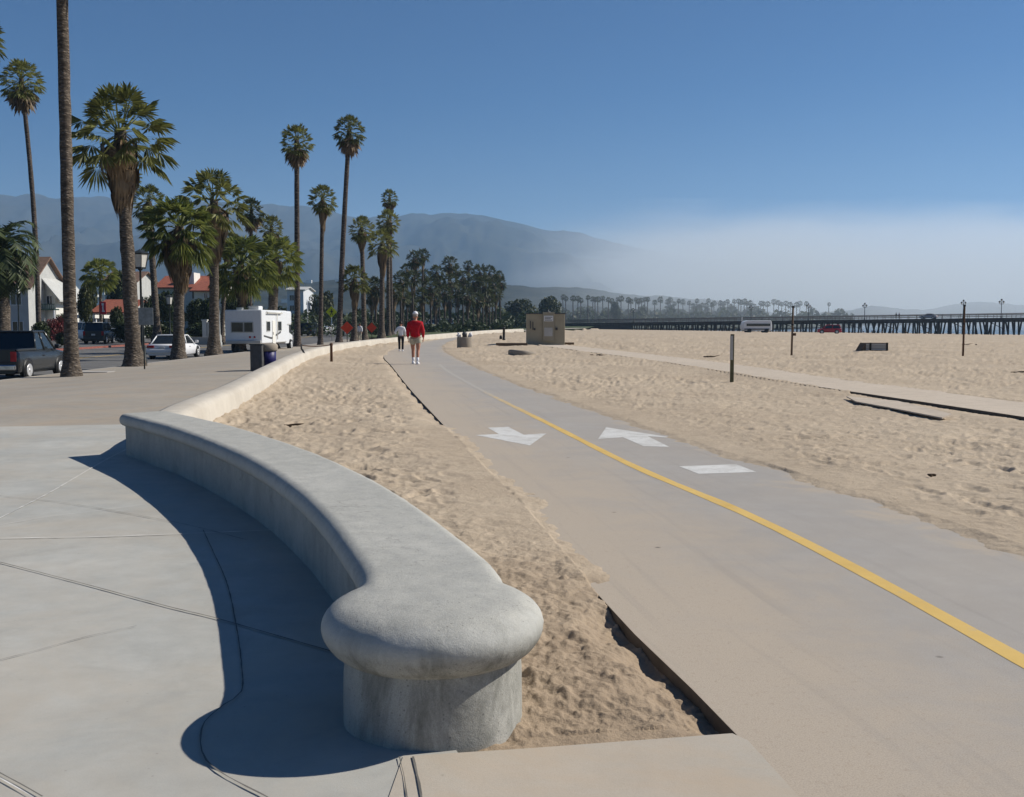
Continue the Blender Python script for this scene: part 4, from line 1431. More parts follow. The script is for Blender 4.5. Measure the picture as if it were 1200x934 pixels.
# undergrowth in the grove and along the far shore: no single plant can be told apart
def mass(name, label, items, mat, n, size):
    random.seed(77)
    mb = MB()
    for (px0, px1, pyt, pyb, d) in items:
        for k in range(n):
            px = random.uniform(px0, px1); f = random.random() ** 1.3
            dd = d + random.uniform(-12, 12)
            top = pyt + 3 * math.sin(px * 0.19) + 2 * math.sin(px * 0.41 + d)
            py = pyb + (top - pyb) * f
            p = Vector((xat(px, dd), dd, zat(py, dd)))
            a = Vector((random.gauss(0, 1), random.gauss(0, 1), random.gauss(0, 1))).normalized()
            b = a.cross(Vector((random.gauss(0, 1), random.gauss(0, 1), random.gauss(0, 1)))).normalized()
            s_ = size * d / 200 * random.uniform(.5, 1.2)
            mb.add([p - a * s_, p - b * s_ * .6, p + a * s_, p + b * s_ * .6], [(0, 1, 2, 3)])
    o = mb.build(name, M[mat], None, fix=False)
    return tag(o, label, 'undergrowth', None, 'stuff')


mass('undergrowth', 'dark shrubs and low trees filling the grove under the palms', [(425, 600, 364, 391, 236), (440, 600, 379, 391, 175), (455, 640, 368, 388, 262)], 'bush_leaf', 3200, 0.55)
mass('treeline', 'hazy dark trees and bushes along the far shore behind the pier', [(600, 1000, 366, 381, 600), (640, 900, 362, 380, 720)], 'far_leaf', 5000, 0.5)
mass('thicket', 'dark planting behind the parked cars and houses across the road', [(-20, 440, 366, 400, 150), (300, 460, 368, 395, 240)], 'bush_leaf', 4500, 0.5)

# ------------------------------------------------------------------ buildings across the road
def P3(px, py, d): return (xat(px, d), d, zat(py, d))


def window(parent, c, wd, ht, mat='glass', frame='white'):
    """window facing -y at local c"""
    f = MB()
    t_ = 0.07
    x, y, z = c
    f.box((x, y - .03, z + ht / 2 + t_ / 2), (wd + 2 * t_, .1, t_)); f.box((x, y - .03, z - ht / 2 - t_ / 2), (wd + 2 * t_, .1, t_))
    f.box((x - wd / 2 - t_ / 2, y - .03, z), (t_, .1, ht)); f.box((x + wd / 2 + t_ / 2, y - .03, z), (t_, .1, ht)); f.box((x, y - .028, z), (.05, .07, ht))
    o = f.build('window', M[frame], parent)
    MB().box((x, y - .01, z), (wd, .03, ht)).build('pane', M[mat], o)
    return o


def gable_house(name, label, px0, px1, pw, pr, d, depth, wallm, roofm, wins=(), door=None, ridge='x', over=0.5):
    """pw: pixel row of the eaves, pr: of the ridge"""
    x0, x1 = xat(px0, d), xat(px1, d)
    zb = -.45; ze = zat(pw, d) - zb; zr = zat(pr, d) - zb
    t = thing(name, label, 'house', ((x0 + x1) / 2, d, zb))
    hw = (x1 - x0) / 2
    b = MB()
    if ridge == 'y':      # gable faces the viewer
        b.prism([(-hw, -.3), (hw, -.3), (hw, ze), (0, zr), (-hw, ze)], 0, depth)
    else:
        b.add([(-hw, 0, -.3), (hw, 0, -.3), (hw, depth, -.3), (-hw, depth, -.3), (-hw, 0, ze), (hw, 0, ze), (hw, depth, ze), (-hw, depth, ze), (-hw, depth / 2, zr), (hw, depth / 2, zr)],
              [(0, 1, 5, 4), (2, 3, 7, 6), (1, 2, 6, 9, 5), (3, 0, 4, 8, 7), (4, 5, 9, 8), (6, 7, 8, 9), (0, 3, 2, 1)])
    b.build('wall', M[wallm], t)
    r = MB(); th = .18
    if ridge == 'y':
        sl = (zr - ze) / hw
        for s in (-1, 1):
            a = [(0, zr + .02), (s * (hw + over), ze - sl * over + .02), (s * (hw + over), ze - sl * over + th + .02), (0, zr + th + .02)]
            r.prism(a, -over, depth + over)
    else:
        sl = (zr - ze) / (depth / 2)
        for s in (0, 1):
            y_e = -over if s == 0 else depth + over
            z_e = ze - sl * over
            vs = []
            for x in (-hw - over, hw + over):
                vs += [(x, depth / 2, zr + .02), (x, y_e, z_e + .02), (x, y_e, z_e + th + .02), (x, depth / 2, zr + th + .02)]
            r.add(vs, [(0, 1, 2, 3), (7, 6, 5, 4), (0, 4, 5, 1), (1, 5, 6, 2), (2, 6, 7, 3), (3, 7, 4, 0)])
    r.build('roof', M[roofm], t)
    for (wx0, wx1, wy0, wy1) in wins:
        xa, xb = xat(wx0, d), xat(wx1, d); za, zb_ = zat(wy1, d), zat(wy0, d)
        window(t, ((xa + xb) / 2 - t.location.x, 0, (za + zb_) / 2 - zb), xb - xa, zb_ - za)
    if door:
        xa, xb = xat(door[0], d), xat(door[1], d); zt_ = zat(door[2], d)
        MB().box(((xa + xb) / 2 - t.location.x, -.03, (zt_ - zb) / 2), (xb - xa, .1, zt_ - zb)).build('door', M['dkgreen'], t)
    return t


h = gable_house('white_house', 'two-storey white house with brown roof and dark green shutters behind the dark pickup', -30, 34, 336, 300, 108, 9, 'grey_stucco', 'browntile',
                [(14, 26, 342, 357), (15, 27, 377, 388), (-12, 0, 342, 357)], None, 'x')
h2 = gable_house('white_house', 'white gabled wing with a dark green balcony, right of the brown-roofed house', 36, 66, 343, 324, 112, 6, 'offwhite', 'grey_stucco',
                 [(38, 43, 346, 356), (47, 53, 347, 357), (56, 62, 347, 356), (39, 45, 370, 382)], None, 'y', 0.8)
m = MB(); lx = h2.location.x
za, zb2 = zat(362, 112) + .45, zat(357, 112) + .45
m.box2((xat(36.5, 112) - lx, -1.2, za - .15), (xat(70, 112) - lx, -.03, za))
for k in range(16):
    xx = xat(37 + k * 2.1, 112) - lx
    m.box((xx, -1.15, (za + zb2) / 2), (.06, .05, zb2 - za))
m.box2((xat(36.5, 112) - lx, -1.2, zb2), (xat(70, 112) - lx, -1.1, zb2 + .08))
m.build('balcony', M['dkgreen'], h2)
for px in (37, 50, 69):
    MB().box2((xat(px, 112) - lx - .08, -1.16, 0), (xat(px, 112) - lx + .08, -1.0, za - .15)).build('balcony_post', M['white'], h2)
gable_house('low_house', 'low grey-walled building with orange-tiled roof behind the red banner', 112, 150, 366, 352, 122, 9, 'grey_stucco', 'tile',
            [(110, 116, 368, 378), (126, 134, 368, 378), (142, 150, 368, 378)], (119, 123, 368))
gable_house('grey_house', 'plain grey stucco house rising behind the largest palm trunk', 124, 160, 330, 318, 160, 9, 'grey_stucco', 'browntile', [(146, 152, 333, 342)])
t1 = gable_house('tiled_house', 'cream house with red tile roof behind the short lush palm', 186, 236, 337, 323, 150, 10, 'offwhite', 'tile', [(190, 195, 342, 350), (226, 231, 342, 350)])
m = MB(); lx = t1.location.x
m.box2((xat(213, 150) - lx, 1.0, zat(340, 150) + .45), (xat(226, 150) - lx, 4.0, zat(319, 150) + .45)); m.build('chimney', M['offwhite'], t1)
gable_house('tiled_house', 'cream house with red roof and a lit gable right of the chimney house', 228, 262, 341, 329, 142, 10, 'offwhite', 'tile', [(240, 244, 344, 352), (252, 256, 344, 352)])
gable_house('far_building', 'tall white building end seen past the slim palm trunk beside the road', 337, 356, 340, 336, 240, 12, 'white', 'grey_stucco', [(340, 345, 346, 352), (340, 345, 358, 364)])
# store front with a pale canopy
t = thing('shop_canopy', 'flat pale canopy on thin posts at the parking court', 'canopy', (xat(106, 108), 108, -.43))
MB().box((0, 0, zat(371, 108) + .43), (xat(121, 108) - xat(92, 108), 4, .35)).build('canopy_roof', M['offwhite'], t)
for px in (93, 102, 111, 120):
    MB().box((xat(px, 108) - t.location.x, -1.7, (zat(372, 108) + .43) / 2 - .1), (.16, .16, zat(372, 108) + .2)).build('post', M['white'], t)
# low wall and gate posts
m = MB(); x0, x1 = xat(212, 92), xat(262, 92)
m.box2((0, 0, -.1), (x1 - x0, .3, zat(395, 92) + .43))
o = m.build('garden_wall', M['wallc']); o.location = (x0, 92, -.43)
tag(o, 'low tan garden wall across the road, left of the motorhome', 'wall')
for px, pt, lab in ((240, 376, 'cream gate post, left one of the pair beyond the garden wall'), (246, 379, 'cream gate post, right one of the pair beyond the garden wall')):
    o = thing('gate_post', lab, 'gate post', (xat(px, 94), 94, -.43))
    hh = zat(pt, 94) + .43
    MB().box((0, 0, hh / 2), (.4, .4, hh)).build('shaft', M['offwhite'], o, bevel=.02)
    MB().box((0, 0, hh + .06), (.52, .52, .12)).build('cap', M['offwhite'], o, bevel=.02)
# red banner sign
d = 98
t = thing('banner_sign', 'round red sign with a white emblem on a pole across the road', 'sign', (xat(121, d), d, -.43))
zc = zat(361, d) + .43
MB().tube([(0, 0.06, 0), (0, 0.06, zc + .4)], .06, 8).build('pole', M['black'], t)
MB().box((0, 0, zc), (.62, .06, 1.2)).build('sign_board', M['redpaint'], t, bevel=.02)
m = MB(); m.box((0, -.034, zc + .35), (.2, .01, .22)); m.box((0.02, -.034, zc - .02), (.1, .01, .5)); m.box((0.05, -.034, zc - .3), (.26, .01, .1)); m.build('emblem', M['white'], t)

# ------------------------------------------------------------------ vehicles (local: nose to +y, ground z=0)
def wheel(t, x, y, r, w_, side):
    s = MB(); sg = 1 if side > 0 else -1
    prof = [(r * .62, -w_ / 2), (r * .93, -w_ / 2), (r, -w_ * .35), (r, w_ * .35), (r * .93, w_ / 2), (r * .62, w_ / 2)]
    s.lathe(prof, (0, 0, 0), 18)
    rot = Matrix.Rotation(PI / 2, 3, 'Y')
    s.v = [tuple(rot @ Vector(v) + Vector((x, y, r))) for v in s.v]
    wh = s.build('wheel', M['tyre'], t)
    q = MB(); q.lathe([(0, .02), (r * .18, .03), (r * .22, .0)], (0, 0, 0), 12)
    for k in range(5):
        a = 2 * PI * k / 5
        rm = Matrix.Rotation(a, 3, 'Z')
        q.box(rm @ Vector((r * .38, 0, 0)), (r * .5, r * .16, .03), rm)
    q.lathe([(r * .56, -.04), (r * .66, 0.0), (r * .66, .02), (r * .56, .02)], (0, 0, 0), 18)
    rot2 = Matrix.Rotation(sg * PI / 2, 3, 'Y')
    q.v = [tuple(rot2 @ Vector(v) + Vector((x + sg * w_ * .47, y, r))) for v in q.v]
    q.build('rim', M['rim'], wh)
    return wh


def car(name, label, loc, rz, L, W, Ht, body, glass='glass', style='sedan', group=None, detail=True):
    t = thing(name, label, 'car' if style == 'sedan' else 'pickup truck' if style == 'pickup' else 'car', loc, rz, group)
    hw = W / 2; y0, y1 = -L / 2, L / 2
    r = 0.2 * Ht if style != 'sedan' else 0.225 * Ht
    sill = r * .75; belt = Ht * .62 if style == 'sedan' else Ht * .6
    if style == 'sedan':
        st = [(y0, .9, .35, .88), (y0 + .1, .97, .25, .98), (y0 + .5, 1, .2, 1.0), (y0 + 1.2, 1, .2, 1.02), (0, 1, .2, 1.0), (L * .2, 1, .2, .98), (L * .3, 1, .2, .92), (y1 - .25, .95, .22, .8), (y1, .82, .35, .68)]
        gb = (y0 + .55, L * .24); gt = (y0 + 1.25, L * .06)
    elif style == 'pickup':
        st = [(y0, .96, .4, 1.0), (y0 + .08, 1, .3, 1.02), (y0 + 1.0, 1, .3, 1.02), (0, 1, .3, 1.0), (L * .22, 1, .3, 1.0), (L * .3, 1, .3, .97), (y1 - .3, .97, .3, .9), (y1, .88, .4, .8)]
        gb = (y0 + 1.75, L * .27); gt = (y0 + 2.0, L * .13)
    else:
        st = [(y0, .94, .4, 1.0), (y0 + .08, 1, .3, 1.02), (0, 1, .3, 1.0), (L * .25, 1, .3, .98), (y1 - .3, .97, .3, .88), (y1, .86, .4, .78)]
        gb = (y0 + .12, L * .28); gt = (y0 + .35, L * .12)
    secs = []
    for y, wf, bz, tz in st:
        w_ = hw * wf; zb_ = sill * (0.6 + bz); zt_ = belt * tz
        zm = zb_ + (zt_ - zb_) * .55
        half = [(w_ * .86, zb_), (w_ * .97, zb_ + .08), (w_, zm), (w_ * .985, zt_ - .1), (w_ * .9, zt_)]
        secs.append([(x, y, z) for x, z in half] + [(-x, y, z) for x, z in half[::-1]])
    MB().loft(secs).build('body', M[body], t)
    tw = hw * .74; bw = hw * .89
    ga = belt - .02
    g = MB()
    g.add([(-bw, gb[0], ga), (bw, gb[0], ga), (bw, gb[1], ga), (-bw, gb[1], ga), (-tw, gt[0], Ht - .05), (tw, gt[0], Ht - .05), (tw, gt[1], Ht - .05), (-tw, gt[1], Ht - .05)],
          [(0, 1, 5, 4), (1, 2, 6, 5), (2, 3, 7, 6), (3, 0, 4, 7), (4, 5, 6, 7), (3, 2, 1, 0)])
    g.build('windows', M[glass], t, bevel=.04)
    rf = MB().box2((-tw - .02, gt[0] - .06, Ht - .07), (tw + .02, gt[1] + .06, Ht))
    rf.build('roof', M[body], t, bevel=.03)
    for s in (-1, 1):
        for (ya, yb) in ((gb[0], gt[0]), (gb[1], gt[1]), ((gb[0] + gb[1]) / 2 - .1, (gt[0] + gt[1]) / 2)):
            MB().tube([(s * (bw + .005), ya, ga), (s * (tw + .01), yb, Ht - .05)], .04, 4).build('pillar', M[body], t)
    ry0 = y0 + L * .19; ry1 = y1 - L * .19
    for y in (ry0, ry1):
        for s in (-1, 1):
            a = MB(); a.lathe([(0, 0), (r * 1.22, 0), (r * 1.22, .02), (0, .02)], (0, 0, 0), 18)
            rot = Matrix.Rotation(s * PI / 2, 3, 'Y')
            a.v = [tuple(rot @ Vector(v) + Vector((s * (hw - .016), y, r * 1.05))) for v in a.v]
            a.build('wheel_arch', M['black'], t)
            wheel(t, s * (hw - .075), y, r, .22, s)
    if style == 'pickup':
        MB().box2((-hw * .8, y0 + .1, belt * 1.0), (hw * .8, y0 + 1.68, belt * 1.03)).build('bed', M['black'], t)
        for s in (-1, 1):
            MB().box2((s * hw * .83, y0 + .06, belt), (s * hw * .95, y0 + 1.74, belt * 1.075)).build('bed_rail', M[body], t, bevel=.015)
        MB().box2((-hw * .9, y0 - .02, belt * .62), (hw * .9, y0 + .06, belt * 1.07)).build('tailgate', M[body], t, bevel=.02)
    # rear
    for s in (-1, 1):
        hgt = Ht * (.2 if style != 'sedan' else .1)
        MB().box((s * hw * (.86 if style != 'sedan' else .7), y0 - .01, belt * (.82 if style != 'sedan' else .83)), (hw * (.2 if style != 'sedan' else .45), .07, hgt)).build('tail_light', M['tail'], t, bevel=.015)
    MB().box((0, y0 - .05, sill + .22), (W * .94, .16, .2)).build('bumper', M['chrome' if style == 'pickup' else body], t, bevel=.04)
    MB().box((0, y0 - .04, belt * .72), (.32, .02, .15)).build('number_plate', M['offwhite'], t)
    for s in (-1, 1):
        MB().box((s * (hw + .1), L * .2, belt + .1), (.18, .1, .16)).build('mirror', M[body], t, bevel=.03)
        MB().box((s * (hw + .004), -.05, belt * .8), (.02, .18, .03)).build('door_handle', M['black'], t)
        MB().box((s * hw * .7, y1 - .01, belt * .66), (hw * .4, .12, .14)).build('headlight', M['chrome'], t, bevel=.02)
    return t


# dark paint
for nm, c in (('paint_dark', (0.022, 0.026, 0.03)), ('paint_white', (0.75, 0.75, 0.76)), ('paint_silver', (0.4, 0.41, 0.43)), ('paint_green', (0.05, 0.06, 0.055)), ('paint_red', (0.45, 0.02, 0.03)), ('paint_blue', (0.05, 0.09, 0.2))):
    M[nm] = simple(nm, c, 0.25, 0.0, 0.06, 2, 0.5)

def road_xy(px, py):
    return G(px, py, ROADZ)


x, y = road_xy(24, 446)      # rear right wheel
car('pickup_truck', 'dark grey pickup with red tail lights parked at the left edge by the kerb', (x - 0.98, y + 1.9, ROADZ), R(2), 4.6, 2.0, 1.78, 'paint_dark', 'glass', 'pickup')
x, y = road_xy(171, 421)
car('sedan', 'white sedan seen from behind, parked between two palm trunks', (x + 0.92, y + 2.2, ROADZ), 0, 4.5, 1.8, 1.36, 'paint_white')
d = 150
car('utility_vehicle', 'dark sport utility vehicle driving away, past the motorhome', (xat(364, d), d, ROADZ), R(-8), 4.6, 2.0, 1.85, 'paint_dark', 'glass', 'suv')
for px, d, bdy, lab in ((378, 190, 'paint_white', 'small white car farther along the road, behind the slim palm'), (386, 210, 'paint_silver', 'small silver car far down the road below the crossing sign'),
                        (391, 235, 'paint_white', 'farthest white car on the road beside the crossing sign pole'), (381, 240, 'paint_blue', 'tiny dark blue car on the road between the white cars')):
    car('sedan', lab, (xat(px, d), d, ROADZ), R(-5), 4.5, 1.8, 1.45, bdy)
car('utility_vehicle', 'boxy grey-green jeep parked in the court under the red sign', (xat(116, 92), 92, -.43), R(8), 4.1, 1.8, 1.9, 'paint_green', 'glass', 'suv')
car('utility_vehicle', 'white van parked under the pale canopy', (xat(99, 103), 103, -.43), R(60), 4.6, 1.9, 1.9, 'paint_white', 'glass', 'suv')
car('sedan', 'cream car at the red kerb, half behind the large palm trunk', (xat(134, 96), 96, -.43), R(80), 4.4, 1.75, 1.35, 'paint_white')
for px, d, lab in ((508, 262, 'white van glimpsed through the grove, left one'), (519, 262, 'white van glimpsed through the grove, right of the first')):
    car('van', lab, (xat(px, 225), 225, -.2), R(88), 5, 2, 2.2, 'paint_white', 'glass', 'suv')

# motorhome
d = 68
mpp = d / 1200
xl, xr_ = xat(263, d), xat(307, d)
W_ = xr_ - xl
zb = ROADZ
zt = zat(363, d) - zb
L_ = 8.2
t = thing('motorhome', 'boxy white motorhome with a cab-over front parked behind the leafy palms', 'motorhome', ((xl + xr_) / 2, d, zb), R(-2))
hw = W_ / 2
zlow = zat(403, d) - zb
m = MB(); m.add([], [])
m.box2((-hw, 0, zlow), (hw, L_ - 1.6, zt)); bd = m.build('body', M['white'], t, bevel=.08)
m = MB(); m.prism([(-hw * .96, zt - 1.05), (hw * .96, zt - 1.05), (hw * .96, zt - .02), (-hw * .96, zt - .02)], L_ - 1.55, L_ - .1)
m.build('cab_over', M['white'], t, bevel=.12)
secs = []
for y, z1, w_ in ((L_ - 1.6, 1.9, .9), (L_ - .6, 1.85, .9), (L_ - .1, 1.25, .86), (L_ + .9, 1.1, .8)):
    secs.append([(-hw * w_, y, .5), (hw * w_, y, .5), (hw * w_, y, min(z1, zt - 1.05)), (-hw * w_, y, min(z1, zt - 1.05))])
MB().loft(secs, False).build('cab', M['white'], t, bevel=.05)
MB().box((0, L_ - .35, 1.55), (hw * 1.84, .5, .5)).build('windscreen', M['glass'], t)
for (x, wd) in ((-hw * .32, .75), (hw * .28, .55)):
    f = MB().box((x, -.012, zt * .6), (wd + .12, .04, .72)).build('window', M['grey_stucco'], t)
    MB().box((x, -.035, zt * .6), (wd, .02, .6)).build('pane', M['glass'], f)
for (y, wd) in ((1.5, .8), (4.4, .9)):
    f = MB().box((hw + .012, y, zt * .62), (.04, wd + .12, .72)).build('window', M['grey_stucco'], t)
    MB().box((hw + .035, y, zt * .62), (.02, wd, .6)).build('pane', M['glass'], f)
dr = MB().box((hw + .015, 2.9, zt * .45), (.04, .75, 1.75)).build('door', M['offwhite'], t)
MB().box((hw + .045, 2.62, zt * .45), (.03, .05, .18)).build('handle', M['black'], dr)
MB().box((0.2, 2.2, zt + .14), (.75, 1.0, .28)).build('roof_unit', M['white'], t, bevel=.06)
MB().box((-.5, 1.0, zt + .08), (.4, .4, .16)).build('roof_vent', M['offwhite'], t, bevel=.03)
MB().box((0, -.06, zlow + .12), (W_ * .95, .16, .2)).build('bumper', M['grey_stucco'], t, bevel=.03)
for s in (.35, .6):
    MB().lathe([(0, 0), (.07, 0), (.07, .03), (0, .03)], (0, 0, 0), 12).build('tail_light', M['tail'], t).matrix_local = Matrix.Translation((hw * s, -.01, zlow + .45)) @ Matrix.Rotation(PI / 2, 4, 'X')
m = MB(); m.tube([(hw + .08, 3.6, zt * .9), (hw + .08, 3.6, zt * .3)], .03, 6); m.tube([(hw + .05, 1.0, zt - .12), (hw + .12, 1.0, zt - .2), (hw + .12, 4.8, zt - .2), (hw + .05, 4.8, zt - .12)], .05, 6)
m.build('awning', M['offwhite'], t)
m = MB(); m.add([(hw + .004, .4, zt * .42), (hw + .004, 2.3, zt * .36), (hw + .004, 4.8, zt * .5), (hw + .004, 4.8, zt * .45), (hw + .004, 2.3, zt * .31), (hw + .004, .4, zt * .38)], [(0, 1, 4, 5), (1, 2, 3, 4)])
m.build('stripe', M['greypanel'], t)
for s in (-1, 1):
    wheel(t, s * (hw - .16), 1.6, .4, .28, s); wheel(t, s * (hw - .16), L_ - .3, .4, .28, s)

# ------------------------------------------------------------------ street lamps and signs
def lantern_lamp(label, px, py_base, py_top, d, hx=1.0, mat='darkmetal', group=None):
    zb = -.42 if d < 80 else -.43
    if d == 0:
        z = -.42
        for _ in range(6):
            x, y = G(px, py_base, z); z = float(side_z(x))
        d = y; zb = z
    x = xat(px, d)
    H_ = zat(py_top, d) - zb
    t = thing('street_lamp', label, 'street lamp', (x, d, zb), 0, group)
    MB().lathe([(.2, -.2), (.2, .25), (.16, .3), (.15, .8), (.1, .9), (.075, 1.0), (.055, H_ * .5), (.045, H_ - 1.0), (.1, H_ - .95), (.12, H_ - .85)], (0, 0, 0), 14).build('post', M[mat], t)
    a = .2 * hx; b = .3 * hx; z0 = H_ - .85; z1 = H_ - .22
    ln = MB()
    n = 6
    ln.lathe([(a, z0), (b, z1)], (0, 0, 0), n, False).build('lantern_glass', M['lampglass'], t)
    fr = MB()
    for k in range(n):
        an = 2 * PI * k / n
        c, s = math.cos(an), math.sin(an)
        fr.tube([(a * c * 1.03, a * s * 1.03, z0), (b * c * 1.03, b * s * 1.03, z1)], .018, 4)
    fr.lathe([(a * 1.1, z0 - .05), (a * 1.12, z0 + .02)], (0, 0, 0), n, False); fr.lathe([(b * 1.06, z1 - .03), (b * 1.12, z1 + .03)], (0, 0, 0), n, False)
    fr.build('lantern_frame', M[mat], t)
    MB().lathe([(b * 1.15, z1 + .03), (b * .75, z1 + .1), (b * .35, z1 + .16), (b * .12, z1 + .2), (.02, H_)], (0, 0, 0), n, False).build('cap', M[mat], t)
    return t


lantern_lamp('dark lantern street lamp standing right against the largest skirted palm', 166, 427, 292, 0, 1.25)
lantern_lamp('lantern street lamp in front of the white gabled house', 22, 404, 331, 80)
lantern_lamp('lantern street lamp across the road above the white sedan', 199, 402, 345, 88)
lantern_lamp('pale slender street lamp post between the skirted palm and the motorhome', 257, 402, 332, 84, mat='grey_stucco')
# the back of a plain sign plate on the lamp by the big palm
t = thing('road_sign', 'grey back of a road sign on a post beside the lamp and the large palm', 'sign', (xat(167.5, 41.6), 41.6, -.42))
MB().tube([(0, .04, 0), (0, .04, 3.0)], .03, 8).build('post', M['darkmetal'], t)
M['sign_back'] = simple('bare_sign_back', (0.22, 0.24, 0.24), 0.5)
MB().box((0.12, 0, 2.2), (.6, .02, .7)).build('plate', M['sign_back'], t, bevel=.01)


def diamond_sign(name, label, px, py, rpx, d, mat, zb, sym=False, posts=1):
    x = xat(px, d); zc = zat(py, d) - zb; r = rpx * d / 1200
    t = thing(name, label, 'sign', (x, d, zb))
    n = MB()
    n.add([(0, -.012, zc - r), (r, -.012, zc), (0, -.012, zc + r), (-r, -.012, zc), (0, .012, zc - r), (r, .012, zc), (0, .012, zc + r), (-r, .012, zc)],
          [(0, 1, 2, 3), (7, 6, 5, 4), (0, 4, 5, 1), (1, 5, 6, 2), (2, 6, 7, 3), (3, 7, 4, 0)])
    n.build('sign_board', M[mat], t)
    MB().tube([(0, .05, -.1), (0, .05, zc + r * .6)], .035, 8).build('post', M['chrome' if sym else 'black'], t)
    if sym:
        s = MB()
        k = r / .55
        s.lathe([(0, -.07 * k), (.05 * k, -.05 * k), (.065 * k, 0), (.05 * k, .05 * k), (0, .07 * k)], (0.02 * k, -.02, zc + .22 * k), 10)
        for quad in ([(-.05, .14), (.1, .14), (.08, -.06), (-.04, -.06)], [(-.04, -.05), (.02, -.05), (-.06, -.33), (-.13, -.33)], [(.02, -.05), (.08, -.05), (.15, -.33), (.08, -.33)], [(-.05, .13), (-.03, .05), (-.17, -.03), (-.19, .02)], [(.09, .13), (.07, .05), (.18, -.02), (.2, .03)]):
            s.poly([(a * k, -.02, zc + b * k) for a, b in quad])
        s.build('pedestrian_symbol', M['black'], t)
    return t


diamond_sign('crossing_sign', 'yellow-green diamond pedestrian crossing sign on a thin post', 388.5, 365.5, 6.6, 112, 'yellowsign', ROADZ, True)
diamond_sign('work_sign', 'orange diamond work sign, the larger one by the bent palm trunk', 406.5, 384, 7.4, 92, 'orange', -.4)
diamond_sign('work_sign', 'faded orange diamond work sign, the smaller one by the dark hedge', 435.5, 384, 6, 108, 'orange', -.35)
# flagpole by the white building
t = thing('flagpole', 'white flagpole with a limp pale flag beside the tall white building', 'flagpole', (xat(360.5, 200), 200, -.4))
MB().tube([(0, 0, 0), (0, 0, zat(351, 200) + .4)], .1, 6).build('pole', M['white'], t)
m = MB(); zf = zat(352, 200) + .4
for k in range(4):
    m.poly([(.12 + .12 * k, .02 * (k % 2), zf - .2 * k), (.24 + .12 * k, .02 * ((k + 1) % 2), zf - .25 * k - .1), (.22 + .1 * k, .03, zf - 1.6 - .1 * k), (.1 + .1 * k, 0, zf - 1.4 - .1 * k)])
m.build('flag', M['grey_stucco'], t)

# ------------------------------------------------------------------ things on the sidewalk and the sand
# litter bin with its wing panel by the wall
d = 33
xb = xat(308, d); zs = float(side_z(xb))
t = thing('litter_bin', 'round concrete litter bin with a blue bag behind the beach wall', 'litter bin', (xat(313, d + .3), d + .3, zs))
MB().lathe([(.26, 0), (.27, .7), (.23, .7), (.23, .4), (0, .4)], (0, 0, 0), 24).build('bin_body', M['bluebag'], t)
MB().lathe([(.29, .62), (.32, .66), (.33, .80), (.29, .86), (.17, .88), (.16, .84), (.16, .7), (.29, .62)], (0, 0, 0), 24).build('rim', M['bin'], t)
t = thing('panel_box', 'dark grey metal box standing beside the round litter bin', 'box', (xat(301.5, d), d, zs))
MB().box((0, 0, .4), (.38, .5, .86)).build('box_body', M['greypanel'], t, bevel=.015)
MB().box((0, 0, .845), (.42, .54, .03)).build('lid', M['darkmetal'], t, bevel=.005)
# utility cover and leaf litter on the sidewalk
x, y = G(108, 436, -.4)
o = MB().box((0, 0, .012), (1.5, .8, .05)).build('utility_cover', M['kerb'], None, bevel=.01); o.location = (x, y, float(side_z(x)) + .0)
tag(o, 'pale concrete utility cover beside the massive palm trunk', 'utility cover')

# chain post and bent post
xp, yp = G(388.5, 424.5, 0.04)
mpp = yp / 1200
t = thing('chain_post', 'straight rusty post with a chain at the foot of the beach wall', 'post', (xp, yp, 0.0))
MB().lathe([(.05, -.3), (.05, .66), (.06, .68), (.06, .74), (.03, .77)], (0, 0, 0), 10).build('shaft', M['rust'], t)
x2, y2 = G(353.5, 425.5, 0.04)
pts = []
for k in range(13):
    f = k / 12
    pts.append(((x2 - xp) * f + .0, (y2 - yp) * f, .7 - .05 * math.sin(PI * f)))
MB().tube(pts, .018, 6).build('chain', M['rust'], t)
t = thing('bent_post', 'crooked black post leaning beside the chained rusty post', 'post', (x2, y2, 0.0))
MB().tube([(0, 0, -.3), (0, 0, .1), (.05, 0, .25), (.1, 0, .38), (.06, 0, .5), (0, 0, .58), (0, 0, .74)], [.035, .035, .04, .04, .04, .035, .03], 8).build('shaft', M['black'], t)

# square post on the sand
x, y = G(857.5, 447.5, 0.03)
t = thing('sign_post', 'square olive post with a narrow pale plate on the sand right of the path', 'post', (x, y, sand_z(x, y)))
MB().box((0, 0, .5), (.085, .085, 1.5)).build('shaft', M['greenwood'], t, bevel=.006)
MB().box((-.03, -.052, .9), (.075, .012, .62)).build('plate', M['grey_stucco'], t)


def pole(label, px, py, pyt, lean, name='sand_pole', w=.05, cleat=None):
    x, y = G(px, py, 0)
    for _ in range(6):
        z = sand_z(x, y); x, y = G(px, py, z)
    hh = zat(pyt, y) - z
    t = thing(name, label, 'pole', (x, y, z))
    MB().tube([(0, 0, -.4), (lean * hh * .5, 0, hh * .5), (lean * hh, 0, hh)], [w, w * .95, w * .9], 8).build('shaft', M['rust' if cleat is None else 'wood'], t)
    for f in (.98, .62):
        MB().lathe([(w * 1.1, -.04), (w * 1.25, -.03), (w * 1.25, .03), (w * 1.1, .04)], (lean * hh * f, 0, hh * f), 8).build('collar', M['black'], t)
    if cleat:
        MB().box((lean * hh * cleat + .1, 0, hh * cleat), (.14, .08, .12)).build('winch', M['rust'], t)
    return t


pole('thin dark sand pole with a small winch, left of the two net poles', 927.5, 416, 358.5, .015, cleat=.42)
pole('thin rusty pole planted in the sand, right of the two net poles', 1128.5, 416, 357, 0.0)

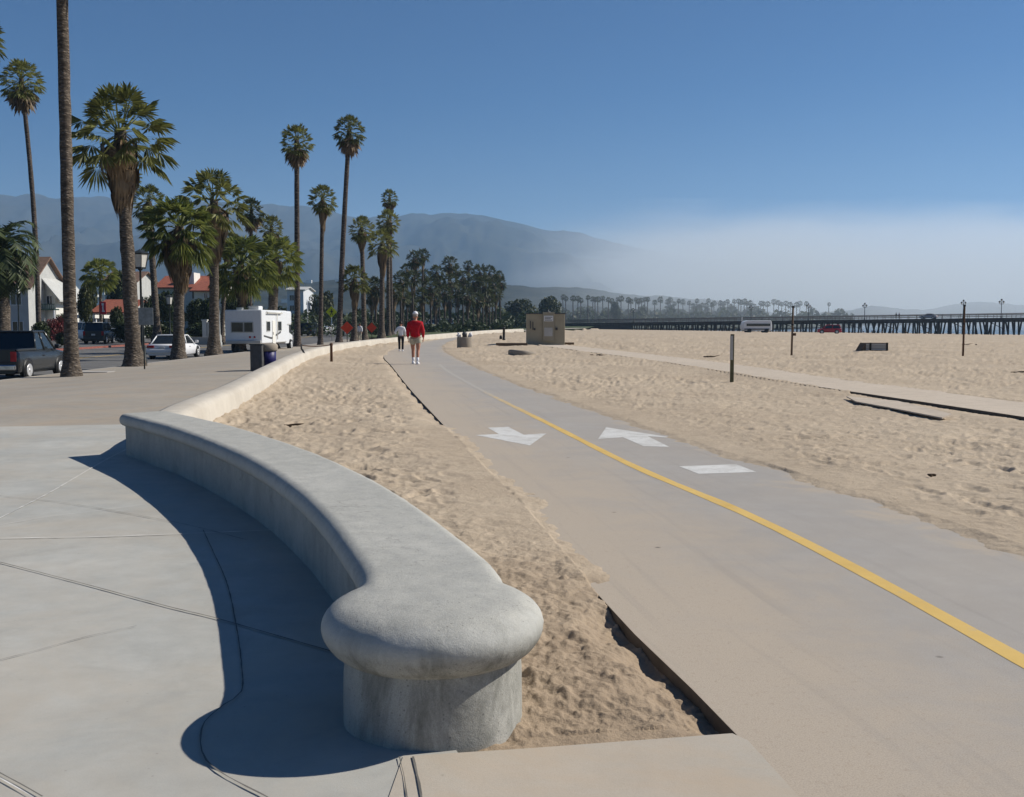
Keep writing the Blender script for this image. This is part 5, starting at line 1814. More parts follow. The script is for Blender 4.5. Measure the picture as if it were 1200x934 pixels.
# low slatted bin on the beach
x, y = G(1025, 411, 0)
for _ in range(6):
    z = sand_z(x, y); x, y = G(1025, 411, z)
mpp = y / 1200
hw = 17 * mpp
t = thing('beach_box', 'low slope-sided slatted timber box on the sand toward the pier', 'box', (x, y, z))
hh = 9 * mpp
m = MB(); m.prism([(-hw, -.1), (hw * .95, -.1), (hw * .9, hh), (-hw * .62, hh)], 0, .9); m.build('box_body', M['wood'], t)
m = MB()
for k in range(4):
    m.box((hw * .12, -.02, hh * (.16 + .22 * k)), (hw * 1.45, .05, hh * .17))
m.build('slats', M['grey_stucco'], t)
m = MB()
for xx in (-hw * .33, hw * .82):
    m.box((xx, -.055, hh * .5), (.1, .05, hh * 1.1))
m.build('batten', M['black'], t)

# round concrete litter receptacle by the path
x, y = G(544.5, 408, 0.02)
mpp = y / 1200
r = 9 * mpp
t = thing('litter_bin', 'squat round concrete litter bin with a dome lid at the bend of the path', 'litter bin', (x, y, 0.0))
MB().lathe([(r * .96, -.1), (r, .05), (r, .62), (r * .97, .66), (r * .82, .66), (r * .82, .4), (0, .4)], (0, 0, 0), 28).build('bin_body', M['bin'], t)
MB().lathe([(r * .28, .4), (r * .3, .78), (r * .33, .8), (r * .33, .86), (r * .22, .95), (0, .98)], (0, 0, 0), 20).build('dome_lid', M['greypanel'], t)
for s in (-1, 1):
    m = MB(); m.tube([(s * r * .75, 0, .64), (s * r * .9, -.03, .76), (s * r * .7, 0, .86), (s * r * .95, .02, .92)], [.05, .09, .07, .03], 7); m.tube([(s * r * .55, 0, .62), (s * r * .6, -.03, .78), (s * r * .75, 0, .82)], [.05, .06, .03], 7)
    m.build('bin_bag', M['white_cloth'], t)

# beige utility cabinet
d = 68.6
x0, x1 = xat(617, d), xat(662, d)
zc0 = zat(404, d); hh = zat(368, d) - zc0
t = thing('utility_cabinet', 'beige block-shaped utility building with a projecting centre door panel on the sand', 'utility building', ((x0 + x1) / 2, d, zc0))
W_ = x1 - x0; hw = W_ / 2
MB().box2((-hw, 0, -.3), (hw, 2.0, hh)).build('wall', M['tan_paint'], t, bevel=.02)
MB().box2((-hw - .05, -.05, hh + .002), (hw + .05, 2.05, hh + .06)).build('roof', M['greypanel'], t, bevel=.01)
cx0, cx1 = xat(636, d) - (x0 + x1) / 2, xat(649.5, d) - (x0 + x1) / 2
pn = MB().box2((cx0, -.14, .25), (cx1, -.003, hh + .12)).build('door_panel', M['tan_door'], t, bevel=.015)
MB().box2((cx0 + .1, -.16, zat(394, d) - zc0), (cx1 - .12, -.138, zat(384, d) - zc0)).build('hatch', M['grey_stucco'], pn)
sg = MB().box2((cx0 + .08, -.16, zat(376.5, d) - zc0), (cx1 - .08, -.138, zat(370, d) - zc0)).build('notice', M['white'], pn)
m = MB()
for k in range(3):
    zz = zat(371.6 + k * 1.7, d) - zc0
    m.box2((cx0 + .14, -.166, zz - .03), (cx1 - .14 - .1 * (k % 2), -.161, zz + .01))
m.build('lettering', M['greypanel'], sg)
MB().box2((xat(651, d) - t.location.x, -.1, zat(387, d) - zc0), (xat(653.5, d) - t.location.x, -.003, zat(384, d) - zc0)).build('lock_box', M['greypanel'], t)
for px, a, b in ((621.5, 376, 385), (624.5, 377, 386.5)):
    MB().box2((xat(px, d) - t.location.x - .03, -.06, zat(b, d) - zc0), (xat(px, d) - t.location.x + .03, -.003, zat(a, d) - zc0)).build('vent_slot', M['greypanel'], t)
MB().box2((xat(625.5, d) - t.location.x, -.06, zat(387, d) - zc0), (xat(627.5, d) - t.location.x, -.003, zat(384.5, d) - zc0)).build('meter', M['greypanel'], t)
MB().lathe([(.16, 0), (.16, .1), (.05, .12), (.05, .25)], (.2, 1.0, hh + .06), 10).build('roof_pipe', M['greypanel'], t)
# at its foot: a dark bar added for the shadow line, then a timber
x0, y0 = G(581, 404.5, .05); x1, y1 = G(618, 404, .05)
o = MB().box(((x0 + x1) / 2, (y0 + y1) / 2, 0.08), (x1 - x0, .25, .2)).build('timber', M['wood'], None, bevel=.02)
tag(o, 'long dark bar standing in for a shadow line on the sand left of the beige utility building', 'timber')
x0, y0 = G(662.5, 403, .05); x1, y1 = G(672, 402.5, .05)
o = MB().box(((x0 + x1) / 2, (y0 + y1) / 2, 0.06), (x1 - x0, .35, .16)).build('timber', M['wood'], None, bevel=.02)
tag(o, 'short dark timber lying on the sand right of the beige utility building', 'timber')
# half-buried round slab
x, y = G(612, 414.5, .05)
t = thing('round_slab', 'half-buried round concrete cover lying tilted on the sand', 'concrete cover', (x, y, 0.02))
MB().lathe([(.66, -.2), (.68, .1), (.63, .16), (.0, .19)], (0, 0, 0), 24).build('cover', M['bin'], t)
t.rotation_euler = (R(-4), R(6), 0)
# bollard and box beside it
x, y = G(590.5, 398.5, .02)
t = thing('bollard', 'slim black bollard on the sand beyond the concrete bin', 'bollard', (x, y, 0))
MB().lathe([(.13, -.1), (.13, .1), (.1, .14), (.1, .95), (.12, .97), (.1, 1.05), (0, 1.08)], (0, 0, 0), 14).build('shaft', M['black'], t)
x, y = G(587, 398, .02)
o = MB().lathe([(.12, -.05), (.13, .2), (.1, .34), (.05, .38), (0, .38)], (0, 0, 0), 12).build('waste_bag', M['black'], None); o.location = (x, y, 0)
tag(o, 'small black bag on the ground beside the black bollard', 'bag')
# kelp and driftwood scraps
def scrap(label, px, py, n, s, seed):
    random.seed(seed)
    x, y = G(px, py, .05); z = sand_z(x, y) + .02
    m = MB()
    for k in range(n):
        p = Vector((random.uniform(-s, s), random.uniform(-s * .6, s * .6), .02)); pts = []
        a = random.uniform(0, 6.28)
        for j in range(5):
            pts.append(p.copy()); a += random.uniform(-.7, .7)
            p = p + Vector((math.cos(a), math.sin(a) * .7, random.uniform(-.12, .25))) * s * .45
            p.z = max(p.z, .0)
        m.tube(pts, [.012 + .02 * s, .014 + .03 * s, .014 + .03 * s, .01 + .02 * s, .004], 5)
    o = m.build('driftwood', M['kelp'], None); o.location = (x, y, z)
    return tag(o, label, 'driftwood')


scrap('twisted scrap of dry driftwood on the sand behind the bench top', 338, 499, 5, .16, 3)
scrap('small dark twig on the footprinted sand near the right edge', 1094, 557, 2, .04, 4)
scrap('clump of dark kelp on the sand beyond the olive post', 828, 418, 5, .3, 5)
scrap('dark kelp clump near the right edge by the rusty pole', 1192, 436, 4, .16, 6)
scrap('dark scrap of kelp lying right of the slatted box', 1138, 404, 4, .4, 8)
scrap('flat dark kelp patch at the start of the sandy side path', 700, 416, 4, .2, 9)

# gulls resting on the sand before the pier
m = MB()
m.loft([[(x, y_ + r * math.cos(q) * .8, z_ + r * math.sin(q)) for q in [2 * PI * j / 8 for j in range(8)]] for x, y_, z_, r in
        ((-.26, 0, .22, .015), (-.16, 0, .21, .055), (0, 0, .2, .085), (.1, 0, .23, .075), (.15, 0, .3, .045), (.18, 0, .36, .045), (.22, 0, .365, .03), (.29, 0, .35, .006))])
for s_2 in (-1, 1):
    m.tube([(.02, s_2 * .03, .14), (.02, s_2 * .03, 0), (.08, s_2 * .03, 0)], .008, 4)
gm = m.mesh('gull'); gm.materials.append(M['kelp'])
for px, py in ((1012, 393.5), (1022, 394), (1026, 393), (1034, 394.2), (1046, 393.4), (1062, 394.4), (1087, 394)):
    d = 205 + (394 - py) * 8
    xg = xat(px, d)
    o = link(bpy.data.objects.new('gull', gm)); o.location = (xg, d, sand_z(xg, d) + .05); o.rotation_euler = (0, 0, random.uniform(0, 6)); o.scale = (1.5, 1.5, 1.5)
    tag(o, 'small brownish bird standing on the sand before the pier piles', 'bird', 'birds on the sand by the pier')

# ------------------------------------------------------------------ pier
d0, d1 = 345.0, 235.0
A = Vector((xat(640, d0), d0, 0)); B = Vector((xat(1335, d1), d1, 0))
zA, zB = zat(379, d0), zat(370.5, d1)
dv = (B - A); Lp = dv.length; ang = math.atan2(dv.y, dv.x)
pier = thing('pier', 'long timber pier on many piles across the back of the beach', 'pier', (A.x, A.y, 0), ang)
WP = 14.0
def zd(s): return zA + (zB - zA) * s / Lp
m = MB()
m.add([(0, 0, zd(0)), (Lp, 0, zd(Lp)), (Lp, WP, zd(Lp)), (0, WP, zd(0)), (0, 0, zd(0) - .5), (Lp, 0, zd(Lp) - .7), (Lp, WP, zd(Lp) - .7), (0, WP, zd(0) - .5)],
      [(0, 1, 2, 3), (7, 6, 5, 4), (0, 4, 5, 1), (1, 5, 6, 2), (2, 6, 7, 3), (3, 7, 4, 0)])
m.build('deck', M['pier_wood'], pier)
m = MB()
for yy in (.15, WP - .15):
    for dz in (.45, .85, 1.1):
        m.tube([(0, yy, zd(0) + dz), (Lp, yy, zd(Lp) + dz)], .055, 4)
    for k in range(80):
        s = Lp * k / 79
        m.box((s, yy, zd(s) + .55), (.1, .1, 1.1))
m.build('railing', M['pier_rail'], pier)
m = MB()
for k in range(90):
    s = Lp * k / 89
m.box2((0, -.1, 0), (.01, 0, .01))
random.seed(3)
nb = 50
pm = None
for k in range(nb):
    s = 20 + (Lp - 22) * k / (nb - 1)
    for r_ in range(2):
        yy = .6 if r_ == 0 else WP - .6
        wx = A.x + math.cos(ang) * s - math.sin(ang) * yy
        wy_ = A.y + math.sin(ang) * s + math.cos(ang) * yy
        if pm is None:
            pm = MB().tube([(0, 0, -1.0), (0, 0, 0)], [.26, .22], 8).mesh('pile'); pm.materials.append(M['pier_wood'])
        zbm = -3.0
        top = zd(s) - .55
        o = child_mesh('pile', pm, pier, (s + random.uniform(-.5, .5), yy, top), (1, 1, top - zbm))
m = MB()
for k in range(nb):
    s = 20 + (Lp - 22) * k / (nb - 1)
    for f in (.3, .52, .76):
        m.tube([(s + random.uniform(-1.2, 1.2), WP * f, -3), (s, WP * f, zd(s) - .5)], .22, 6)
    if k % 3 == 0:
        m.tube([(s, .7, zd(s) - .8), (s, WP - .7, zd(s) - 2.6)], .1, 4)
    m.box2((s - .18, .2, zd(s) - 1.05), (s + .18, WP - .2, zd(s) - .55))
o = m.build('inner_piles', M['pier_wood'], pier); o['kind'] = 'stuff'
# shore abutment
m = MB(); m.add([(-30, 0, -1.6), (34, 0, -1.6), (34, 0, zd(34) - .72), (-30, 0, zd(0) - .5), (-30, 1.0, -1.6), (34, 1.0, -1.6), (34, 1.0, zd(34) - .72), (-30, 1.0, zd(0) - .5)],
                [(0, 1, 2, 3), (7, 6, 5, 4), (0, 4, 5, 1), (1, 5, 6, 2), (2, 6, 7, 3), (3, 7, 4, 0)])
m.build('abutment', M['pier_wood'], pier)


def on_pier(px, yy):
    """point on the deck seen at bearing px"""
    k = xat(px, 1.0)
    # A + s*u + yy*n ; x = k*y
    ux, uy = math.cos(ang), math.sin(ang); nx, ny = -uy, ux
    s = (k * (A.y + yy * ny) - (A.x + yy * nx)) / (ux - k * uy)
    return (A.x + ux * s + nx * yy, A.y + uy * s + ny * yy, zd(s)), s


gl = None
for px, yy, lab in ((742, 12, 'small double-globe lamp post near the shore end of the pier'), (880, 12, 'double-globe pier lamp post above the long white vehicle'), (947, 2, 'double-globe pier lamp post just right of the winch pole'),
                    (1013, 12, 'double-globe pier lamp post above the slatted beach box'), (1128.5, 2, 'double-globe pier lamp post directly behind the rusty net pole'), (1173, 2, 'double-globe pier lamp post nearest the right edge')):
    (x, y, z), s = on_pier(px, yy)
    if gl is None:
        gl = thing('pier_lamp', lab, 'street lamp', (x, y, z), 0, 'lamp posts on the pier')
        MB().lathe([(.16, 0), (.14, .5), (.09, .6), (.075, 3.8), (.05, 4.1)], (0, 0, 0), 8).build('post', M['black'], gl)
        MB().tube([(-.45, 0, 3.55), (-.3, 0, 3.4), (0, 0, 3.5), (.3, 0, 3.4), (.45, 0, 3.55)], .05, 6).build('arm', M['black'], gl)
        for sx, zz in ((-.45, 3.6), (.45, 3.6), (0, 4.1)):
            q = MB().lathe([(.08, 0), (.2, .12), (.24, .3), (.16, .48), (0, .56)], (sx, 0, zz), 10).build('lantern', M['lampglass'], gl)
            MB().lathe([(.25, .3), (.2, .5), (.05, .62), (0, .66)], (sx, 0, zz + .02), 8).build('cap', M['black'], q)
        c = gl
    else:
        c = copy_tree(gl); c['label'] = lab
    c.location = (x, y, z); c.rotation_euler = (0, 0, ang + .4)
(x, y, z), s = on_pier(1088, 6)
car('sedan', 'pale car parked on the pier deck between two lamp posts', (x, y, z), ang + PI / 2, 4.4, 1.8, 1.4, 'paint_silver')

# vehicles on the sand before the pier
d = 195
xv = xat(886, d); zv = sand_z(xv, d) - .05
t = thing('beach_trailer', 'long low white vehicle with a dark window band parked before the pier', 'vehicle', (xv, d, zv), R(4))
hl = 17.5 * d / 1200; hh = zat(375.5, d) - zv
secs = []
for x, z0, z1, w_ in ((-hl, .8, hh * .62, .7), (-hl * .9, .45, hh * .9, 1), (-hl * .6, .4, hh, 1.05), (hl * .86, .4, hh, 1.05), (hl * .96, .45, hh * .93, 1.0), (hl, .6, hh * .6, .9)):
    secs.append([(x, -w_, z0), (x, w_, z0), (x, w_ * .93, z1), (x, -w_ * .93, z1)])
MB().loft(secs, False).build('body', M['white'], t, bevel=.08)
MB().box((hl * .05, -1.04, hh * .64), (hl * 1.6, .06, hh * .2)).build('window_band', M['glass'], t)
MB().box((-hl * .05, -1.06, hh * .3), (hl * 1.7, .05, hh * .1)).build('stripe', M['greypanel'], t)
for xx in (-hl * .55, hl * .6):
    for s in (-1, 1):
        q = MB().lathe([(0, -.14), (.42, -.14), (.45, 0), (.42, .14), (0, .14)], (0, 0, 0), 14); q.v = [(a + xx, c_ + s * .95, b + .42) for a, b, c_ in q.v]
        q.build('wheel', M['tyre'], t)
MB().tube([(-hl * 1.02, -.6, .3), (-hl * 1.02, -.6, hh * 1.25)], .05, 6).build('mast', M['white'], t)
d = 192
xv = xat(972, d); zv = sand_z(xv, d) - .02
c = car('pickup_truck', 'small red beach pickup parked before the pier piles', (xv, d, zv), R(75), 4.3, 1.85, 1.65, 'paint_red', 'glass', 'suv')

# ------------------------------------------------------------------ hills, shore and sea
def interp(tab, x):
    return np.interp(x, [a for a, b in tab], [b for a, b in tab])


def ridge(name, tab, d_front, d_ridge, d_back, zfoot, rough, mat, px0, px1, seed, n=760, m_=90):
    px = np.linspace(px0, px1, n)
    k = (px - 600) / 1200
    T = np.concatenate([np.linspace(0, 1, m_), np.linspace(1.05, 1.6, 8)])
    D = np.where(T <= 1, d_front + (d_ridge - d_front) * T, d_ridge + (T - 1) / .6 * (d_back - d_ridge))
    K, DD = np.meshgrid(k, D); PX = np.repeat(px[None], len(T), 0); TT = np.repeat(T[:, None], n, 1)
    X = K * DD; Y = DD
    hr = EYE + (376 - interp(tab, PX) + 2.2 * fbm(PX / 26, PX * 0 + seed, 5, seed + 3)) / 1200 * d_ridge
    sh = np.where(TT <= 1, TT ** 1.15, 1 - ((TT - 1) / .6) ** 1.2)
    nz = fbm(X / rough, Y / rough, 7, seed)
    rid = 1 - np.abs(fbm(X / (rough * .55), Y / (rough * 1.3), 5, seed + 9)) * 2
    env = np.sin(np.clip(TT, 0, 1) * PI * 0.92) + .08
    Z = zfoot + (hr - zfoot) * sh + env * (hr - zfoot) * (0.24 * nz + 0.2 * (rid - .6))
    o = grid_mesh(name, X, Y, Z, M[mat])
    tag(o, kind='structure'); return o


MT = [(-900, 240), (-300, 236), (0, 227), (50, 229), (100, 233), (140, 240), (200, 243), (260, 243), (330, 248), (370, 250), (420, 258), (470, 259), (500, 255), (530, 253), (570, 259), (620, 265), (660, 270), (700, 280), (760, 297), (850, 315), (1000, 322), (1300, 348), (1700, 362)]
ridge('mountains', MT, 2700, 5200, 7000, 20, 900, 'mountain', -700, 1500, 4)
FT = [(-700, 348), (0, 342), (150, 338), (330, 333), (400, 329), (500, 331), (570, 333), (598, 334), (620, 338), (650, 337), (680, 336), (720, 341), (780, 347), (840, 353), (880, 362), (930, 371), (1000, 376), (1700, 377)]
ridge('foothills', FT, 900, 1700, 2300, 0.5, 260, 'foothill', -500, 1100, 14, 520, 30)
ridge('headland', [(900, 377), (960, 366), (1000, 362), (1020, 359), (1045, 361), (1080, 364), (1120, 357), (1145, 354), (1170, 356), (1200, 358), (1260, 362), (1400, 368), (1500, 376)], 1150, 1300, 1500, -2, 150, 'foothill', 880, 1520, 24, 260, 20)
# specks of houses on the foothills: too many and too small to count
random.seed(8)
m = MB()
fo = bpy.data.objects['foothills']
vv = fo.data.vertices
for k in range(90):
    i = random.randrange(520 * 6, 520 * 26)
    p = vv[i].co
    px = 600 + p.x / p.y * 1200
    if px < -100 or px > 560: continue
    s = random.uniform(3, 7)
    m.box((p.x, p.y, p.z + s * .3), (s * 1.5, s, s * .8))
o = m.build('hillside_houses', M['offwhite']); tag(o, 'tiny pale houses scattered over the hazy lower hillside', 'houses', None, 'stuff')
# coastal plain
px = np.linspace(-900, 1000, 60); k = (px - 600) / 1200
D = np.array([430, 470, 600, 900, 1300, 2900.])
K, DD = np.meshgrid(k, D)
Z = np.repeat(np.array([-1.5, .1, .5, 1, 2, 20.])[:, None], 60, 1)
shift = np.where(px > 900, (px - 900) * 1.6, 0)
o = grid_mesh('coastal_plain', K * (DD + shift[None]), DD + shift[None], Z, M['land']); tag(o, kind='structure')
o = MB().poly([(60, 200, -2.3), (9000, 200, -2.3), (9000, 9000, -2.3), (60, 9000, -2.3)]).build('sea', M['sea']); tag(o, kind='structure')

# ------------------------------------------------------------------ air
def vol_mat(name, col, dens, g=0.0):
    mt = bpy.data.materials.new(name); mt.use_nodes = True
    t_ = mt.node_tree
    t_.nodes.remove(t_.nodes['Principled BSDF'])
    v = t_.nodes.new('ShaderNodeVolumePrincipled')
    v.inputs['Color'].default_value = (*col, 1); v.inputs['Density'].default_value = dens; v.inputs['Anisotropy'].default_value = g
    t_.links.new(v.outputs[0], t_.nodes['Material Output'].inputs['Volume'])
    return mt, v, t_


HAZE_COL = (0.46, 0.70, 1.0)
HAZE_D = 1.5e-4
FOG_D = 1.8e-3
hm, hv, ht = vol_mat('haze_air', HAZE_COL, HAZE_D, 0.2)
o = MB().box2((-6500, -200, -7), (6500, 7600, 760)).build('haze', hm)
tag(o, 'pale blue air haze over the whole view', 'haze', None, 'stuff')
# fog bank lying over the coast on the right: a long soft wedge of drifting fog, shallow at the shore and deeper inland
fmx = np.linspace(0, 1, 60); fmy = np.linspace(0, 1, 24)
FX, FY = np.meshgrid(fmx, fmy)
Y = 400 + FY ** 1.5 * 4400
X = -60 - 120 * FY + FX * (900 + 5600 * FY)
Zt = 26 + (Y - 400) * 0.125 + 12 * FY * fbm(FX * 9, FY * 4, 4, 2)
n0 = FX.size
r_, c_ = FX.shape
top = [(a, b, c) for a, b, c in zip(X.ravel(), Y.ravel(), Zt.ravel())]
bot = [(a, b, -4.) for a, b in zip(X.ravel(), Y.ravel())]
fs = []
for i in range(r_ - 1):
    for j in range(c_ - 1):
        a = i * c_ + j
        fs.append((a, a + 1, a + c_ + 1, a + c_)); fs.append((n0 + a, n0 + a + c_, n0 + a + c_ + 1, n0 + a + 1))
for j in range(c_ - 1):
    fs.append((j, n0 + j, n0 + j + 1, j + 1)); a = (r_ - 1) * c_ + j; fs.append((a + 1, n0 + a + 1, n0 + a, a))
for i in range(r_ - 1):
    a = i * c_; fs.append((a, a + c_, n0 + a + c_, n0 + a)); a = i * c_ + c_ - 1; fs.append((a + c_, a, n0 + a, n0 + a + c_))
fb = MB(); fb.add(top + bot, fs, True)
fm, fv, ft = vol_mat('fog_air', (0.90, 0.96, 1.0), 0.0, 0.1)
fm.cycles.volume_step_rate = 0.16
def mth(op, a, b, c=None):
    q = ft.nodes.new('ShaderNodeMath'); q.operation = op
    for s, v in zip(q.inputs, (a, b) if c is None else (a, b, c)):
        if hasattr(v, 'is_linked'): ft.links.new(v, s)
        else: s.default_value = v
    return q.outputs[0]
def mr(src, a, b, c, d):
    q = ft.nodes.new('ShaderNodeMapRange'); q.interpolation_type = 'SMOOTHSTEP'
    ft.links.new(src, q.inputs[0]); q.inputs[1].default_value = a; q.inputs[2].default_value = b; q.inputs[3].default_value = c; q.inputs[4].default_value = d
    return q.outputs[0]
tc = ft.nodes.new('ShaderNodeTexCoord')
nz = ft.nodes.new('ShaderNodeTexNoise'); nz.inputs['Scale'].default_value = 0.003; nz.inputs['Detail'].default_value = 6
mp = ft.nodes.new('ShaderNodeMapping'); mp.inputs['Scale'].default_value = (0.8, 0.8, 3.0)
ft.links.new(tc.outputs['Object'], mp.inputs[0]); ft.links.new(mp.outputs[0], nz.inputs['Vector'])
sx = ft.nodes.new('ShaderNodeSeparateXYZ'); ft.links.new(tc.outputs['Object'], sx.inputs[0])
wx, wy2, wz = sx.outputs[0], sx.outputs[1], sx.outputs[2]
# thins towards its sloping top ...
rel = mth('SUBTRACT', mth('MULTIPLY_ADD', wy2, 0.112, -24.0), wz)      # height still to go below the top
deep = mth('MULTIPLY_ADD', wy2, 0.055, -6.0)
relf = mth('DIVIDE', mth('MULTIPLY_ADD', nz.outputs[0], mth('MULTIPLY', deep, -2.7), mth('ADD', rel, mth('MULTIPLY', deep, 1.3))), deep)
zf = mr(relf, -0.2, 0.85, 0, 1)
# ... and towards its ragged inland end on the left
xr2 = mth('SUBTRACT', wx, mth('MULTIPLY_ADD', wy2, 0.035, -20.0))
xsp = mth('MULTIPLY_ADD', wy2, 0.15, 20.0)
xf = mr(mth('MULTIPLY_ADD', nz.outputs[0], 1.5, mth('DIVIDE', xr2, xsp)), 0.4, 2.5, 0, 1)
yf = mr(wy2, 400, 1500, 0.55, 1.0)
df = mth('MULTIPLY', mth('MULTIPLY', zf, xf), mth('MULTIPLY', mth('MULTIPLY', yf, mr(nz.outputs[0], .38, .62, .45, 1.35)), FOG_D))
ft.links.new(df, fv.inputs['Density'])
o = fb.build('fog_bank', fm); tag(o, 'low pale fog bank drifting over the coast and hills on the right', 'fog', None, 'stuff')

# ------------------------------------------------------------------ people
def skin_body(name, joints, bones, mat, parent, sub=2, root=0):
    """joints: {name:(co, rx, ry)}; bones: pairs"""
    keys = list(joints)
    me = bpy.data.meshes.new(name)
    me.from_pydata([joints[k][0] for k in keys], [(keys.index(a), keys.index(b)) for a, b in bones], [])
    o = bpy.data.objects.new(name, me); COL.objects.link(o)
    md = o.modifiers.new('skin', 'SKIN')
    if not me.skin_vertices: 
        bpy.context.view_layer.objects.active = o
    for i, k in enumerate(keys):
        sv = me.skin_vertices[0].data[i]
        rx = joints[k][1]; sv.radius = rx if hasattr(rx, '__len__') else (rx, rx)
        sv.use_root = (i == root)
    md.use_smooth_shade = True
    s = o.modifiers.new('sub', 'SUBSURF'); s.levels = sub; s.render_levels = sub
    return evaluated(o, name, mat, parent)


def person(label, loc, rz, H_, top_m, bottom_m, shorts, cap, sock, stride=.2, hair='hair', armout=0.0, bulk=1.0):
    """local: faces +y, feet at z=0"""
    k = H_ / 1.8
    def v(x, y, z): return (x * k, y * k, z * k)
    t = thing('person', label, 'person', loc, rz)
    fl, bl = stride, -stride
    J = {
        'pelvis': (v(0, 0, .95), (.15 * k, .105 * k)), 'waist': (v(0, .01, 1.1), (.135 * k, .1 * k)), 'chest': (v(0, .0, 1.3), (.165 * k, .115 * k)),
        'shoulder': (v(0, -.01, 1.455), (.12 * k, .085 * k)), 'neck': (v(0, .01, 1.545), .055 * k), 'skull_base': (v(0, .025, 1.62), (.07 * k, .082 * k)), 'crown': (v(0, .02, 1.73), (.07 * k, .085 * k)),
    }
    B_ = [('pelvis', 'waist'), ('waist', 'chest'), ('chest', 'shoulder'), ('shoulder', 'neck'), ('neck', 'skull_base'), ('skull_base', 'crown')]
    for s, nm, st in ((-1, 'l', fl), (1, 'r', bl)):
        ao = armout if s < 0 else armout * .3
        J['hip' + nm] = (v(s * .1, 0, .88), (.095 * k, .095 * k)); J['thigh' + nm] = (v(s * .11, st * .4, .7), .082 * k)
        J['knee' + nm] = (v(s * .105, st * .62 + .03, .49), .056 * k); J['calf' + nm] = (v(s * .105, st * .8 - .02, .35), .054 * k)
        J['ankle' + nm] = (v(s * .105, st - .03, .09), .036 * k); J['toe' + nm] = (v(s * .115, st + .14, .035), (.036 * k, .028 * k))
        J['arm' + nm] = (v(s * .185, -.01, 1.43), .06 * k); J['elbow' + nm] = (v(s * (.235 + ao), -st * .35 - .03, 1.15), .044 * k)
        J['wrist' + nm] = (v(s * (.25 + ao * .3), -st * .8 + .06, .93 + ao * .9), .029 * k); J['palm' + nm] = (v(s * (.25 + ao * .1), -st * .85 + .08, .86 + ao), (.036 * k, .02 * k))
        B_ += [('pelvis', 'hip' + nm), ('hip' + nm, 'thigh' + nm), ('thigh' + nm, 'knee' + nm), ('knee' + nm, 'calf' + nm), ('calf' + nm, 'ankle' + nm), ('ankle' + nm, 'toe' + nm),
               ('shoulder', 'arm' + nm), ('arm' + nm, 'elbow' + nm), ('elbow' + nm, 'wrist' + nm), ('wrist' + nm, 'palm' + nm)]
    for q in J:
        if q in ('neck', 'skull_base', 'crown') or q[:4] in ('palm', 'wris', 'ankl') or q[:3] == 'toe': continue
        c_, rr = J[q]
        rr = rr if hasattr(rr, '__len__') else (rr, rr)
        b_ = bulk if q in ('pelvis', 'waist', 'chest', 'shoulder') else 1 + (bulk - 1) * .55
        if q[:3] in ('arm', 'elb'): c_ = (c_[0] * (1 + (bulk - 1) * .45), c_[1], c_[2])
        J[q] = (c_, (rr[0] * b_, rr[1] * b_))
    body = skin_body('body', J, B_, M['skin'], t)
    # fingers, nose and ears joined into the body mesh
    ex = MB()
    for s, nm in ((-1, 'l'), (1, 'r')):
        p = Vector(J['palm' + nm][0])
        for q in range(4):
            ln = (.075, .085, .08, .062)[q] * k
            b = p + Vector((0, (q - 1.5) * .019 * k, -.02 * k))
            ex.tube([b, b + Vector((-s * .006 * k, .004, -ln * .5)), b + Vector((-s * .03 * k, .006, -ln))], [.0095 * k, .009 * k, .006 * k], 6)
        b = p + Vector((-s * .01 * k, .03 * k, 0))
        ex.tube([b, b + Vector((-s * .02 * k, .03 * k, -.02 * k)), b + Vector((-s * .03 * k, .035 * k, -.05 * k))], [.011 * k, .01 * k, .007 * k], 6)
    hc = Vector(J['skull_base'][0])
    ex.loft([[(x * k, (.098 + y) * k + .01, hc.z + z * k) for x, y, z in row] for row in ([(-.008, 0, .045), (.008, 0, .045), (0, .01, .045)], [(-.016, 0, 0), (.016, 0, 0), (0, .03, .002)])])
    for s in (-1, 1):
        ex.lathe([(.0, -.03 * k), (.014 * k, -.02 * k), (.018 * k, .005 * k), (.01 * k, .028 * k), (0, .032 * k)], (s * .078 * k, .03 * k, hc.z + .03 * k), 8)
    bm = bmesh.new(); bm.from_mesh(body.data); bm.from_mesh(ex.mesh('ex')); bm.to_mesh(body.data); bm.free()
    def grow(name, keys, bones, mat, add, root=0, over=None):
        JJ = {}
        for q in keys:
            co, rr = J[q]; rr = rr if hasattr(rr, '__len__') else (rr, rr)
            a = add if not isinstance(add, dict) else add.get(q, add['*'])
            JJ[q] = (co, (rr[0] + a * k, rr[1] + a * k))
        if over:
            for q, c in over.items(): JJ[q] = c
        return skin_body(name, JJ, bones, mat, t, 2, root)
    kt = ['pelvis', 'waist', 'chest', 'shoulder', 'neck'] + [a + n for n in 'lr' for a in ('arm', 'elbow', 'wrist')]
    bt = [('pelvis', 'waist'), ('waist', 'chest'), ('chest', 'shoulder'), ('shoulder', 'neck')] + [x for n in 'lr' for x in (('shoulder', 'arm' + n), ('arm' + n, 'elbow' + n), ('elbow' + n, 'wrist' + n))]
    grow('sweater' if shorts else 'shirt', kt, bt, M[top_m], {'*': .028, 'pelvis': .02, 'waist': .035, 'chest': .03, 'neck': .012, 'wristl': .015, 'wristr': .015}, 0,
         {'pelvis': (v(0, 0, .885), (.178 * k * bulk, .135 * k * bulk))})
    over = {'pelvis': (v(0, 0, 1.04), (.168 * k * bulk, .125 * k * bulk))}
